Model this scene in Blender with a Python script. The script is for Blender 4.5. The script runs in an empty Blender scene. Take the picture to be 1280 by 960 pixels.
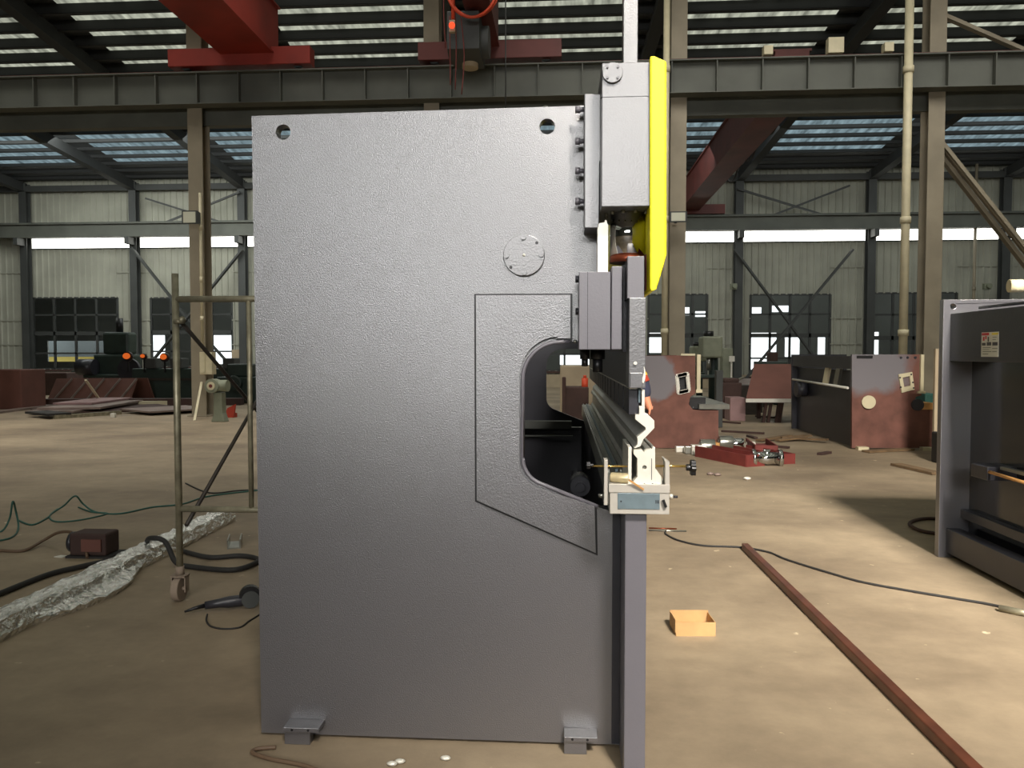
import bpy, bmesh, math, random
from mathutils import Vector, Matrix
from mathutils.geometry import tessellate_polygon
random.seed(7)
PI = math.pi
COL = bpy.context.scene.collection
F = 961.0
YAW = math.radians(3.87); PITCH = math.radians(2.2)
EYE = Vector((0, 0, 1.5))

# ------------------------------------------------------------------ camera
cd = bpy.data.cameras.new('camera'); cam = bpy.data.objects.new('camera', cd); COL.objects.link(cam)
cam.location = EYE; cam.rotation_euler = (PI/2 - PITCH, 0, YAW)
cd.sensor_width = 36; cd.lens = 36*F/1280; cd.clip_end = 300; cd.clip_start = 0.05
bpy.context.scene.camera = cam
RM = cam.rotation_euler.to_matrix()

def ray(px, py): return RM @ Vector(((px-640)/F, (480-py)/F, -1))
def W(px, py, Y):                       # measured point on a wall parallel to XZ at depth Y
    d = ray(px, py); t = (Y-EYE.y)/d.y; return EYE + d*t
def WX(px, py, X):
    d = ray(px, py); t = (X-EYE.x)/d.x; return EYE + d*t
def G(px, py, z=0.0):                   # measured point on the floor
    d = ray(px, py); t = (z-EYE.z)/d.z; return EYE + d*t

# ------------------------------------------------------------------ materials
def lin(c):
    return tuple(((v/255)/12.92 if v/255 <= .04045 else ((v/255+.055)/1.055)**2.4) for v in c)
def mat(name, rgb, rough=.5, metal=0.0, spec=.5, var=0.0, vscale=3.0, bump=0.0, bscale=60.0, rgb2=None, coat=0.0, ior=1.5):
    m = bpy.data.materials.new(name); m.use_nodes = True
    nt = m.node_tree; n = nt.nodes; l = nt.links
    b = n['Principled BSDF']
    c = lin(rgb)
    b.inputs['Base Color'].default_value = (*c, 1)
    b.inputs['Roughness'].default_value = rough
    b.inputs['Metallic'].default_value = metal
    b.inputs['Specular IOR Level'].default_value = spec
    b.inputs['Coat Weight'].default_value = coat; b.inputs['IOR'].default_value = ior
    tc = n.new('ShaderNodeTexCoord')
    if var > 0 or rgb2:
        nz = n.new('ShaderNodeTexNoise'); nz.inputs['Scale'].default_value = vscale; nz.inputs['Detail'].default_value = 6
        l.new(tc.outputs['Object'], nz.inputs['Vector'])
        r = n.new('ShaderNodeValToRGB')
        r.color_ramp.elements[0].position = .35; r.color_ramp.elements[1].position = .68
        c2 = lin(rgb2) if rgb2 else tuple(max(0, v*(1-var)) for v in c)
        c1 = c if rgb2 else tuple(min(1, v*(1+var)) for v in c)
        r.color_ramp.elements[0].color = (*c2, 1); r.color_ramp.elements[1].color = (*c1, 1)
        l.new(nz.outputs['Fac'], r.inputs['Fac']); l.new(r.outputs['Color'], b.inputs['Base Color'])
    if bump > 0:
        nb = n.new('ShaderNodeTexNoise'); nb.inputs['Scale'].default_value = bscale; nb.inputs['Detail'].default_value = 3
        l.new(tc.outputs['Object'], nb.inputs['Vector'])
        bp = n.new('ShaderNodeBump'); bp.inputs['Strength'].default_value = bump; bp.inputs['Distance'].default_value = .01
        l.new(nb.outputs['Fac'], bp.inputs['Height']); l.new(bp.outputs['Normal'], b.inputs['Normal'])
    return m
def emis(name, rgb, strength, streak=False):
    m = bpy.data.materials.new(name); m.use_nodes = True
    nt = m.node_tree; nt.nodes.clear()
    o = nt.nodes.new('ShaderNodeOutputMaterial'); e = nt.nodes.new('ShaderNodeEmission')
    e.inputs['Color'].default_value = (*lin(rgb), 1); e.inputs['Strength'].default_value = strength
    if streak:
        tc = nt.nodes.new('ShaderNodeTexCoord'); mp = nt.nodes.new('ShaderNodeMapping')
        mp.inputs['Rotation'].default_value = (0, 0, .6); mp.inputs['Scale'].default_value = (3.2, .7, 1)
        nz = nt.nodes.new('ShaderNodeTexNoise'); nz.inputs['Scale'].default_value = 1.6; nz.inputs['Detail'].default_value = 4
        mr = nt.nodes.new('ShaderNodeMapRange'); mr.inputs['From Min'].default_value = .3; mr.inputs['From Max'].default_value = .7
        mr.inputs['To Min'].default_value = strength*.35; mr.inputs['To Max'].default_value = strength*1.25
        nt.links.new(tc.outputs['Object'], mp.inputs['Vector']); nt.links.new(mp.outputs['Vector'], nz.inputs['Vector'])
        nt.links.new(nz.outputs['Fac'], mr.inputs['Value']); nt.links.new(mr.outputs['Result'], e.inputs['Strength'])
    nt.links.new(e.outputs['Emission'], o.inputs['Surface'])
    return m

M = {}
M['paint']   = mat('grey_textured_paint', (66, 65, 70), .29, spec=1.0, var=.04, vscale=2, bump=.2, bscale=230, ior=1.9)
M['smooth']  = mat('grey_smooth_paint', (98, 96, 103), .4, spec=.8, var=.04, vscale=4, bump=.05, bscale=120)
M['block']   = mat('light_grey_paint', (88, 88, 91), .33, spec=.9, ior=1.7, var=.04, vscale=3, bump=.1, bscale=150)
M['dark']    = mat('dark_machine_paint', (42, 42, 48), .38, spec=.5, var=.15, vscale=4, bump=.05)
M['glossd']  = mat('glossy_dark_paint', (30, 30, 34), .12, spec=.6, bump=.02, bscale=3)
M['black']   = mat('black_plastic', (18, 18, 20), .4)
M['white']   = mat('bright_ground_steel', (225, 222, 210), .38, metal=.35, var=.04, vscale=20)
M['steel']   = mat('ground_steel', (150, 150, 142), .28, metal=.85, var=.12, vscale=6, bump=.05, bscale=40)
M['tool']    = mat('tool_steel', (158, 158, 148), .33, metal=.65, var=.15, vscale=10)
M['punch']   = mat('punch_steel', (190, 190, 180), .3, metal=.35, var=.08, vscale=8)
M['holder']  = mat('holder_steel', (178, 173, 164), .4, metal=.2, var=.05, vscale=20)
M['chrome']  = mat('chrome', (205, 205, 205), .06, metal=1.0)
M['copper']  = mat('copper_rim', (120, 60, 40), .3, metal=.7)
M['brass']   = mat('brass', (190, 160, 90), .25, metal=.8, var=.1, vscale=30)
M['pbrass']  = mat('pale_brass', (215, 200, 160), .3, metal=.6, var=.12, vscale=40)
M['wood']    = mat('pale_wood', (190, 140, 80), .7, var=.15, vscale=12)
M['bluepl']  = mat('blue_grey_plate', (112, 128, 135), .4, metal=.4, var=.08, vscale=30)
M['yellow']  = mat('yellow_paint', (250, 238, 20), .5, spec=.5)
M['siding']  = mat('beige_siding', (160, 160, 146), .7, var=.12, vscale=.8)
M['siding2'] = mat('grey_siding', (120, 124, 120), .7, var=.1, vscale=.6)
M['colmn']   = mat('grey_brown_steel', (142, 132, 112), .6, var=.14, vscale=1.5)
M['dcol']    = mat('dark_steel', (62, 64, 62), .6, var=.12, vscale=1.5)
M['girder']  = mat('dark_girder', (88, 90, 82), .65, var=.15, vscale=1.2)
M['rafter']  = mat('rafter_steel', (46, 48, 48), .7)
M['roofsh']  = mat('roof_sheet', (78, 82, 84), .75, var=.1)
M['redc']    = mat('red_crane_paint', (140, 42, 28), .6, var=.2, vscale=1.2)
M['redcd']   = mat('dull_red_crane_paint', (96, 44, 38), .6, var=.2, vscale=1.2)
M['orange']  = mat('orange_cable', (200, 70, 35), .6)
M['cream']   = mat('cream_pipe', (200, 190, 158), .5, var=.08, vscale=4)
M['rust']    = mat('rust_primer', (102, 64, 54), .75, var=.12, vscale=2.5, bump=.1, bscale=20)
M['rustd']   = mat('dark_rust', (66, 46, 40), .8, var=.2, vscale=3)
M['redp']    = mat('red_primer', (108, 42, 36), .7, var=.15, vscale=5)
M['rubber']  = mat('black_rubber', (34, 32, 30), .7)
M['galv']    = mat('worn_galvanised', (150, 144, 122), .45, metal=.55, var=.25, vscale=14, bump=.1, bscale=80)
M['caster']  = mat('dusty_wheel', (140, 124, 108), .8, var=.1, vscale=20)
M['darkpipe']= mat('dark_pipe', (58, 52, 46), .55, metal=.3, var=.2, vscale=8)
M['green']   = mat('green_cable', (38, 84, 74), .6)
M['brown']   = mat('brown_cable', (96, 76, 58), .6)
M['card']    = mat('cardboard', (186, 148, 100), .85, var=.1, vscale=8)
M['tubebr']  = mat('brown_square_tube', (100, 58, 42), .35, metal=.45, var=.25, vscale=7)
M['plank']   = mat('dirty_plank', (110, 88, 62), .85, var=.25, vscale=6)
M['junk']    = mat('scrap_sheet', (128, 112, 104), .55, metal=.3, var=.25, vscale=2)
M['junk2']   = mat('scrap_sheet_pink', (150, 120, 118), .6, metal=.2, var=.2, vscale=2)
M['ggreen']  = mat('grey_green_paint', (128, 132, 112), .55, var=.1, vscale=6)
M['dgreen']  = mat('dark_green_paint', (40, 54, 48), .5, var=.2, vscale=3)
M['yardy']   = mat('yellow_fence_paint', (140, 124, 52), .8, var=.2, vscale=.6)
M['yardg']   = mat('grey_shed_wall', (86, 92, 92), .8, var=.2, vscale=.4)
M['skin']    = mat('skin', (214, 140, 108), .55)
M['navy']    = mat('navy_cloth', (50, 54, 74), .85, var=.15, vscale=12)
M['redcl']   = mat('red_cloth', (170, 60, 40), .85)
M['yelcl']   = mat('yellow_trim', (230, 180, 50), .8)
M['beige']   = mat('beige_board', (168, 152, 126), .7, var=.1, vscale=2)
M['lampg']   = mat('lamp_glass', (205, 205, 185), .3)
M['stred']   = mat('label_red', (170, 40, 50), .5)
M['styel']   = mat('label_yellow', (200, 180, 40), .5)
M['stwh']    = mat('label_white', (190, 190, 185), .5)
M['stgr']    = mat('label_grey_text', (110, 112, 110), .5)
M['sky']     = emis('translucent_roof_panel', (222, 226, 205), .62, True)
M['sky2']    = emis('bluish_roof_panel', (176, 204, 214), .5, True)
M['strip']   = emis('daylit_strip_window', (255, 255, 245), 5.0)
M['gate']    = emis('daylit_gate_window', (255, 250, 240), 2.0)
M['led']     = emis('lit_pendant', (255, 70, 40), 2.0)
M['weld']    = emis('glowing_work_lamp', (255, 120, 60), 1.2)
M['hot']     = emis('bright_reflector', (255, 120, 50), .6)  # emission standing in for an orange reflected glare

# floor: concrete with dust, blotches and stains
def floor_mat():
    m = bpy.data.materials.new('concrete_floor'); m.use_nodes = True
    nt = m.node_tree; n = nt.nodes; l = nt.links; b = n['Principled BSDF']
    tc = n.new('ShaderNodeTexCoord')
    a = n.new('ShaderNodeTexNoise'); a.inputs['Scale'].default_value = .45; a.inputs['Detail'].default_value = 9; a.inputs['Roughness'].default_value = .6
    mp = n.new('ShaderNodeMapping'); mp.inputs['Scale'].default_value = (1, 1.5, 1)
    l.new(tc.outputs['Object'], mp.inputs['Vector']); l.new(mp.outputs['Vector'], a.inputs['Vector'])
    r = n.new('ShaderNodeValToRGB'); r.color_ramp.elements[0].position = .35; r.color_ramp.elements[1].position = .66
    r.color_ramp.elements[0].color = (*lin((116, 102, 84)), 1); r.color_ramp.elements[1].color = (*lin((156, 140, 116)), 1)
    l.new(a.outputs['Fac'], r.inputs['Fac'])
    f2 = n.new('ShaderNodeTexNoise'); f2.inputs['Scale'].default_value = 5; f2.inputs['Detail'].default_value = 10
    f2.inputs['Roughness'].default_value = .7
    l.new(tc.outputs['Object'], f2.inputs['Vector'])
    mr = n.new('ShaderNodeMapRange'); mr.inputs['From Min'].default_value = .3; mr.inputs['From Max'].default_value = .7
    mr.inputs['To Min'].default_value = .84; mr.inputs['To Max'].default_value = 1.1
    l.new(f2.outputs['Fac'], mr.inputs['Value'])
    mx = n.new('ShaderNodeMix'); mx.data_type = 'RGBA'; mx.blend_type = 'MULTIPLY'; mx.inputs['Factor'].default_value = 1
    l.new(r.outputs['Color'], mx.inputs[6]); l.new(mr.outputs['Result'], mx.inputs[7])
    # pale flecks
    v = n.new('ShaderNodeTexNoise'); v.inputs['Scale'].default_value = 9; v.inputs['Detail'].default_value = 4
    l.new(tc.outputs['Object'], v.inputs['Vector'])
    m2 = n.new('ShaderNodeMapRange'); m2.inputs['From Min'].default_value = .70; m2.inputs['From Max'].default_value = .76
    l.new(v.outputs['Fac'], m2.inputs['Value'])
    mx2 = n.new('ShaderNodeMix'); mx2.data_type = 'RGBA'
    l.new(m2.outputs['Result'], mx2.inputs['Factor']); l.new(mx.outputs[2], mx2.inputs[6]); mx2.inputs[7].default_value = (*lin((196, 180, 150)), 1)
    l.new(mx2.outputs[2], b.inputs['Base Color'])
    b.inputs['Roughness'].default_value = .62; b.inputs['Specular IOR Level'].default_value = .35
    bp = n.new('ShaderNodeBump'); bp.inputs['Strength'].default_value = .15; bp.inputs['Distance'].default_value = .02
    l.new(f2.outputs['Fac'], bp.inputs['Height']); l.new(bp.outputs['Normal'], b.inputs['Normal'])
    return m
M['floor'] = floor_mat()

def foil_mat():
    m = mat('crumpled_foil', (250, 250, 246), .2, metal=.93)
    nt = m.node_tree; n = nt.nodes; l = nt.links; b = n['Principled BSDF']
    tc = n.new('ShaderNodeTexCoord'); v = n.new('ShaderNodeTexVoronoi'); v.inputs['Scale'].default_value = 16
    nz = n.new('ShaderNodeTexNoise'); nz.inputs['Scale'].default_value = 9; nz.inputs['Detail'].default_value = 5
    l.new(tc.outputs['Object'], nz.inputs['Vector'])
    mx = n.new('ShaderNodeMix'); mx.data_type = 'RGBA'; mx.inputs['Factor'].default_value = .25
    l.new(tc.outputs['Object'], mx.inputs[6]); l.new(nz.outputs['Color'], mx.inputs[7])
    l.new(mx.outputs[2], v.inputs['Vector'])
    bp = n.new('ShaderNodeBump'); bp.inputs['Strength'].default_value = .8; bp.inputs['Distance'].default_value = .03
    l.new(v.outputs['Distance'], bp.inputs['Height']); l.new(bp.outputs['Normal'], b.inputs['Normal'])
    return m
M['foil'] = foil_mat()

# primer plate with sanded grey filler patches: patch = real paint colours
def patch_mat(name, c0, r0, soft, sx=1.0, sz=1.0):
    m = mat(name, (128, 76, 62), .75)
    nt = m.node_tree; n = nt.nodes; l = nt.links; b = n['Principled BSDF']
    tc = n.new('ShaderNodeTexCoord')
    sub = n.new('ShaderNodeVectorMath'); sub.operation = 'SUBTRACT'; sub.inputs[1].default_value = c0
    l.new(tc.outputs['Object'], sub.inputs[0])
    sc = n.new('ShaderNodeVectorMath'); sc.operation = 'MULTIPLY'; sc.inputs[1].default_value = (sx, 0, sz)
    l.new(sub.outputs[0], sc.inputs[0])
    ln = n.new('ShaderNodeVectorMath'); ln.operation = 'LENGTH'; l.new(sc.outputs[0], ln.inputs[0])
    nz = n.new('ShaderNodeTexNoise'); nz.inputs['Scale'].default_value = 4; nz.inputs['Detail'].default_value = 5
    l.new(tc.outputs['Object'], nz.inputs['Vector'])
    ad = n.new('ShaderNodeMath'); ad.operation = 'MULTIPLY_ADD'; ad.inputs[1].default_value = .35; l.new(nz.outputs['Fac'], ad.inputs[0]); l.new(ln.outputs['Value'], ad.inputs[2])
    mr = n.new('ShaderNodeMapRange'); mr.inputs['From Min'].default_value = r0+.17-soft; mr.inputs['From Max'].default_value = r0+.17+soft
    l.new(ad.outputs[0], mr.inputs['Value'])
    rr = n.new('ShaderNodeValToRGB'); rr.color_ramp.elements[0].color = (*lin((92, 58, 48)), 1); rr.color_ramp.elements[1].color = (*lin((122, 80, 68)), 1)
    rr.color_ramp.elements[0].position = .3; rr.color_ramp.elements[1].position = .7; l.new(nz.outputs['Fac'], rr.inputs['Fac'])
    mx = n.new('ShaderNodeMix'); mx.data_type = 'RGBA'
    l.new(mr.outputs['Result'], mx.inputs['Factor']); mx.inputs[6].default_value = (*lin((116, 112, 116)), 1); l.new(rr.outputs['Color'], mx.inputs[7])
    l.new(mx.outputs[2], b.inputs['Base Color'])
    return m

# ------------------------------------------------------------------ mesh builder
class MB:
    def __init__(s): s.bm = bmesh.new()
    def box(s, x0, x1, y0, y1, z0, z1):
        x0, x1 = sorted((x0, x1)); y0, y1 = sorted((y0, y1)); z0, z1 = sorted((z0, z1))
        v = [s.bm.verts.new(p) for p in ((x0,y0,z0),(x1,y0,z0),(x1,y1,z0),(x0,y1,z0),(x0,y0,z1),(x1,y0,z1),(x1,y1,z1),(x0,y1,z1))]
        for f in ((0,3,2,1),(4,5,6,7),(0,1,5,4),(1,2,6,5),(2,3,7,6),(3,0,4,7)): s.bm.faces.new([v[i] for i in f])
        return s
    def bar(s, a, b, w, h, up=(0, 0, 1)):
        a = Vector(a); b = Vector(b); d = (b-a).normalized(); up = Vector(up)
        if abs(d.dot(up)) > .98: up = Vector((0, 1, 0))
        sx = d.cross(up).normalized()*w/2; sz = sx.cross(d).normalized()*h/2
        q = [p+o for p in (a, b) for o in (-sx-sz, sx-sz, sx+sz, -sx+sz)]
        v = [s.bm.verts.new(p) for p in q]
        for f in ((0,1,2,3),(7,6,5,4),(0,4,5,1),(1,5,6,2),(2,6,7,3),(3,7,4,0)): s.bm.faces.new([v[i] for i in f])
        return s
    def tube(s, pts, r, n=10, caps=True):
        pts = [Vector(p) for p in pts]; rings = []; prev = None
        for i, p in enumerate(pts):
            d = (pts[min(i+1, len(pts)-1)]-pts[max(i-1, 0)]).normalized()
            if prev is None:
                u = Vector((0, 0, 1)) if abs(d.z) < .9 else Vector((1, 0, 0))
            else: u = prev
            a = d.cross(u)
            if a.length < 1e-4: a = d.cross(Vector((1, 0.3, 0)))
            a.normalize(); u2 = a.cross(d).normalized(); prev = u2
            rr = r[i] if isinstance(r, (list, tuple)) else r
            rings.append([s.bm.verts.new(p+(a*math.cos(t)+u2*math.sin(t))*rr) for t in [2*PI*k/n for k in range(n)]])
        for A, B in zip(rings, rings[1:]):
            for k in range(n):
                f = s.bm.faces.new((A[k], A[(k+1)%n], B[(k+1)%n], B[k])); f.smooth = True
        if caps: s.bm.faces.new(rings[0][::-1]); s.bm.faces.new(rings[-1])
        return s
    def cyl(s, a, b, r, n=20): return s.tube([a, b], r, n)
    def prism(s, loops, ax, t0, t1):
        """loops: outer + holes, 2-D points; ax 'y' -> (x,z) outline, 'x' -> (y,z), 'z' -> (x,y)."""
        if not isinstance(loops[0][0], (tuple, list)): loops = [loops]
        def P(p, t):
            return {'y': (p[0], t, p[1]), 'x': (t, p[0], p[1]), 'z': (p[0], p[1], t)}[ax]
        A = [[s.bm.verts.new(P(p, t0)) for p in lp] for lp in loops]
        B = [[s.bm.verts.new(P(p, t1)) for p in lp] for lp in loops]
        fa = sum(A, []); fb = sum(B, [])
        if len(loops) == 1 and False: pass
        tri = tessellate_polygon([[Vector((p[0], p[1], 0)) for p in lp] for lp in loops])
        for t in tri:
            for L in (fa, fb):
                try: s.bm.faces.new([L[i] for i in t])
                except ValueError: pass
        for a, b in zip(A, B):
            for k in range(len(a)):
                s.bm.faces.new((a[k], a[(k+1)%len(a)], b[(k+1)%len(a)], b[k]))
        return s
    def sphere(s, c, r, n=12, sc=(1, 1, 1)):
        g = bmesh.ops.create_uvsphere(s.bm, u_segments=n, v_segments=max(6, n//2), radius=r)
        for v in g['verts']:
            v.co = Vector((v.co.x*sc[0], v.co.y*sc[1], v.co.z*sc[2]))+Vector(c)
            for f in v.link_faces: f.smooth = True
        return s
    def build(s, name, m, parent=None, bevel=0.0, **props):
        bmesh.ops.recalc_face_normals(s.bm, faces=s.bm.faces)
        me = bpy.data.meshes.new(name); s.bm.to_mesh(me); s.bm.free()
        me.materials.append(M[m] if isinstance(m, str) else m)
        o = bpy.data.objects.new(name, me); COL.objects.link(o)
        if parent: o.parent = parent
        if bevel:
            bv = o.modifiers.new('bevel', 'BEVEL'); bv.width = bevel; bv.segments = 2; bv.limit_method = 'ANGLE'; bv.angle_limit = .6
        for k, v in props.items(): o[k] = v
        return o
def empty(name, loc, label, cat, group=None):
    """Empty at the thing's base. Parts are authored in world space, so keep it at the origin of its own frame."""
    o = bpy.data.objects.new(name, None); COL.objects.link(o); o.location = loc
    o.empty_display_size = .1
    o['label'] = label; o['category'] = cat
    if group: o['group'] = group
    o['_loc'] = 1
    return o
def adopt(root, *parts):                # parent world-space parts to an Empty that stands at the base
    for p in parts:
        p.parent = root; p.matrix_parent_inverse = Matrix.Translation(-root.location)
    return root
def tag(o, label, cat, group=None, kind=None):
    o['label'] = label; o['category'] = cat
    if group: o['group'] = group
    if kind: o['kind'] = kind
    return o
def struct(o): o['kind'] = 'structure'; return o
def circ(cx, cz, r, n=20): return [(cx+r*math.cos(2*PI*k/n), cz+r*math.sin(2*PI*k/n)) for k in range(n)]
def px2(pts, Y): return [(lambda w: (w.x, w.z))(W(a, b, Y)) for a, b in pts]
def smooth_path(pts, n=8):
    pts = [Vector(p) for p in pts]; out = []
    P = [pts[0]]+pts+[pts[-1]]
    for i in range(1, len(P)-2):
        for k in range(n):
            t = k/n; a, b, c, d = P[i-1], P[i], P[i+1], P[i+2]
            out.append(.5*((2*b)+(c-a)*t+(2*a-5*b+4*c-d)*t*t+(3*b-a-3*c+d)*t**3))
    out.append(pts[-1]); return out
def arc(cx, cy, r, a0, a1, n=6):
    return [(cx+r*math.cos(math.radians(a0+(a1-a0)*k/n)), cy+r*math.sin(math.radians(a0+(a1-a0)*k/n))) for k in range(n+1)]

# ================================================================== SETTING
YN, YF, YO, YB = 18.2, 35.0, 46.0, -14.0
XL, XR = -34.0, 31.0
def zr(Y): return 13.16-.1*Y
ZE = zr(YF)
struct(MB().box(XL-1, XR+1, YB-1, YO+14, -.2, 0).build('floor', 'floor'))

def cells(x0, x1, z0, z1, ops):
    xs = sorted({x0, x1, *[v for o in ops for v in (o[0], o[1])]}); zs = sorted({z0, z1, *[v for o in ops for v in (o[2], o[3])]})
    for a, b in zip(xs, xs[1:]):
        run = None
        for c, d in zip(zs, zs[1:]):
            mx, mz = (a+b)/2, (c+d)/2
            if any(o[0] < mx < o[1] and o[2] < mz < o[3] for o in ops):
                if run: yield (a, b, *run); run = None
            else: run = (run[0], d) if run else (c, d)
        if run: yield (a, b, *run)
def ribbed(mb, x0, x1, z0, z1, Y, step=.3, dep=.045):
    xs = []; x = math.floor(x0/step)*step
    prof = [(0, 0), (.62, 0), (.72, 1), (.9, 1)]
    while x < x1:
        for a, d in prof: xs.append((x+a*step, Y-d*dep))
        x += step
    pts = [(x0, Y)]+[p for p in xs if x0+.005 < p[0] < x1-.005]+[(x1, Y)]
    a = [mb.bm.verts.new((p[0], p[1], z0)) for p in pts]; b = [mb.bm.verts.new((p[0], p[1], z1)) for p in pts]
    for k in range(len(pts)-1): mb.bm.faces.new((a[k], a[k+1], b[k+1], b[k]))

def rect(px0, py0, px1, py1, Y):
    a = W(px0, py1, Y); b = W(px1, py0, Y); return (a.x, b.x, a.z, b.z)
# openings of the far wall: window cuts measured on the photo
winpx = [(43, 372, 147, 461), (190, 372, 290, 458), (396, 372, 500, 461), (655, 370, 757, 463), (810, 368, 884, 470), (937, 368, 1038, 470), (1088, 366, 1196, 478)]
wins = [rect(*w, YF) for w in winpx]
band = (W(30, 311, YF).z, W(30, 298.5, YF).z)
FX = [-25.2, -19.9, -14.75, -9.2, -3.6, 2.0, 7.65, 13.3, 18.9, 24.5]
bands = [(a+.05, b-.05, band[0], band[1]) for a, b in zip(FX, FX[1:])]
wb = MB()
for c in cells(XL, XR, 0, ZE, wins+bands): ribbed(wb, *c, YF)
for z in (W(0, 342, YF).z, W(0, 401, YF).z, W(0, 431, YF).z):     # horizontal seams of the sheets
    for a, b in zip([XL]+[w[1] for w in wins], [w[0] for w in wins]+[XR]):
        wb.box(a, b, YF-.06, YF-.045, z-.02, z+.02)
wall = struct(wb.build('wall_back', 'siding'))
ob = [rect(60, 426, 148, 452, YO), rect(191, 419, 206, 452, YO), rect(262, 419, 289, 455, YO), rect(700, 444, 742, 456, YO), rect(806, 416, 831, 441, YO),
      rect(938, 416, 971, 462, YO), rect(981, 418, 1000, 446, YO), rect(1022, 418, 1032, 446, YO), rect(1084, 415, 1099, 446, YO), rect(1160, 415, 1180, 452, YO),
      rect(940, 384, 952, 392, YO), rect(965, 382, 986, 390, YO), rect(852, 384, 862, 394, YO), rect(869, 389, 882, 396, YO)]
wo = MB()
for c in cells(XL, XR, 0, ZE+.3, ob): wo.box(c[0], c[1], YO, YO+.1, c[2], c[3])
struct(wo.build('wall_outer', 'siding2'))
struct(MB().box(XL, XR, YF+.05, YO+.2, ZE+.1, ZE+.25).build('ceiling_outer', 'roofsh'))
struct(MB().box(XL-.1, XL, YB, YO, 0, 15).build('wall_left', 'siding2'))
struct(MB().box(XR, XR+.1, YB, YO, 0, 15).build('wall_right', 'siding2'))
for nm, m_n, z0_, z1_, lb in (('yard_fence', 'yardy', 0, W(95, 446, 52).z, 'yellow yard fence outside, seen low through the many-paned window'), ('yard_shed', 'yardg', 0, 4.5, 'grey shed wall outside, seen through the many-paned window')):
    yy_ = 52 if 'fence' in nm else 53
    tag(MB().box(-39, -29.6, yy_, yy_+.2, z0_, z1_).build(nm, m_n), lb, 'fence' if 'fence' in nm else 'shed')
# front wall behind the camera with a high window band
fw = (-6.4, 3.0, 4.9, 7.3)
m_ = MB()
for c in cells(XL, XR, 0, 14.6, [fw]): m_.box(c[0], c[1], YB-.1, YB, c[2], c[3])
struct(m_.build('wall_front', 'siding2'))
m_ = MB()
for c in cells(*fw, []): m_.box(c[0], c[1], YB-.08, YB-.04, c[2], c[3])
wn = [0]
def window(o):
    wn[0] += 1; o.name = 'window_%d' % wn[0]; return struct(o)
gw = window(m_.build('window', 'gate'))
fm = MB()
for k in range(11):
    x = fw[0]+(fw[1]-fw[0])*k/10; fm.box(x-.04, x+.04, YB-.04, YB+.04, fw[2], fw[3])
fm.box(fw[0], fw[1], YB-.04, YB+.04, fw[2]-.05, fw[2]+.05); fm.box(fw[0], fw[1], YB-.04, YB+.04, fw[3]-.05, fw[3]+.05)
fm.build('window_frame', 'dcol', gw)

# daylight strips in the far wall
for b in bands:
    o = window(MB().box(b[0], b[1], YF+.02, YF+.05, b[2], b[3]).build('window', 'strip'))
    MB().box(b[0], b[1], YF-.06, YF+.02, b[2]-.05, b[2]).build('window_sill', 'dcol', o)
# wall windows with frames and glass
glass = bpy.data.materials.new('window_glass'); glass.use_nodes = True
_b = glass.node_tree.nodes['Principled BSDF']; _b.inputs['Transmission Weight'].default_value = 1; _b.inputs['Roughness'].default_value = .02
_b.inputs['IOR'].default_value = 1.02; _b.inputs['Base Color'].default_value = (.8, .84, .84, 1)
M['glass'] = glass
for i, w in enumerate(wins):
    f = MB(); nx = 4
    for k in range(nx+1):
        x = w[0]+(w[1]-w[0])*k/nx; f.box(x-.05, x+.05, YF-.02, YF+.06, w[2], w[3])
    for k, t in enumerate((0, .22, .5, .76, 1)):
        z = w[2]+(w[3]-w[2])*t; f.box(w[0], w[1], YF-.02, YF+.06, z-(.09 if k in (2,) else .04), z+(.09 if k == 2 else .04))
    o = window(f.build('window', 'dcol'))
    MB().box(w[0], w[1], YF+.02, YF+.03, w[2], w[3]).build('pane', 'glass', o)
    MB().box(w[0]-.1, w[1]+.1, YF-.14, YF+.02, w[2]-.12, w[2]-.02).build('window_sill', 'rustd', o)
# concrete plinth under the far windows
struct(MB().box(XL, XR, YF-.12, YF-.07, 0, W(100, 467, YF).z).build('baseboard_back', 'beige'))

# roof sheet, rafters, purlins, skylights
m_ = MB(); pts = [(YB, zr(YB)), (YF+.1, zr(YF+.1)), (YF+.1, zr(YF)+.12), (YB, zr(YB)+.12)]
m_.prism(pts, 'x', XL, XR); struct(m_.build('ceiling', 'roofsh'))
NX = [-20.2, -14.5, -8.8, -3.1, 2.6, 8.3, 14.0, 19.7]
RX = list(zip([-26.3]+NX+[25.4], [-25.2, -19.9, -14.75, -9.2, -3.6, 2.0, 7.65, 13.3, 18.9, 24.5]))
def rafx(i, Y):
    a, b = RX[i]; return a+(b-a)*(Y-YN)/(YF-YN)
for i in range(len(RX)):
    o = MB().bar((rafx(i, YF-.3), YF-.3, zr(YF-.3)-.42), (rafx(i, -8), -8, zr(-8)-.55), .22, .42)
    o.bar((rafx(i, YF-.3), YF-.3, zr(YF-.3)-.62), (rafx(i, -8), -8, zr(-8)-.76), .34, .04)
    struct(o.build('trim_rafter', 'rafter'))
Y = YB+1
pur = []
while Y < YF-.4:
    o = MB().box(XL, XR, Y-.04, Y+.04, zr(Y)-(.29 if Y < 27 else .15), zr(Y)-.02)
    o.box(XL, XR, Y-.04, Y+.1, zr(Y)-(.3 if Y < 27 else .16), zr(Y)-(.28 if Y < 27 else .14))
    struct(o.build('trim_purlin', 'rafter'))
    Y += .86 if Y > 17 else 1.72
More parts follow.
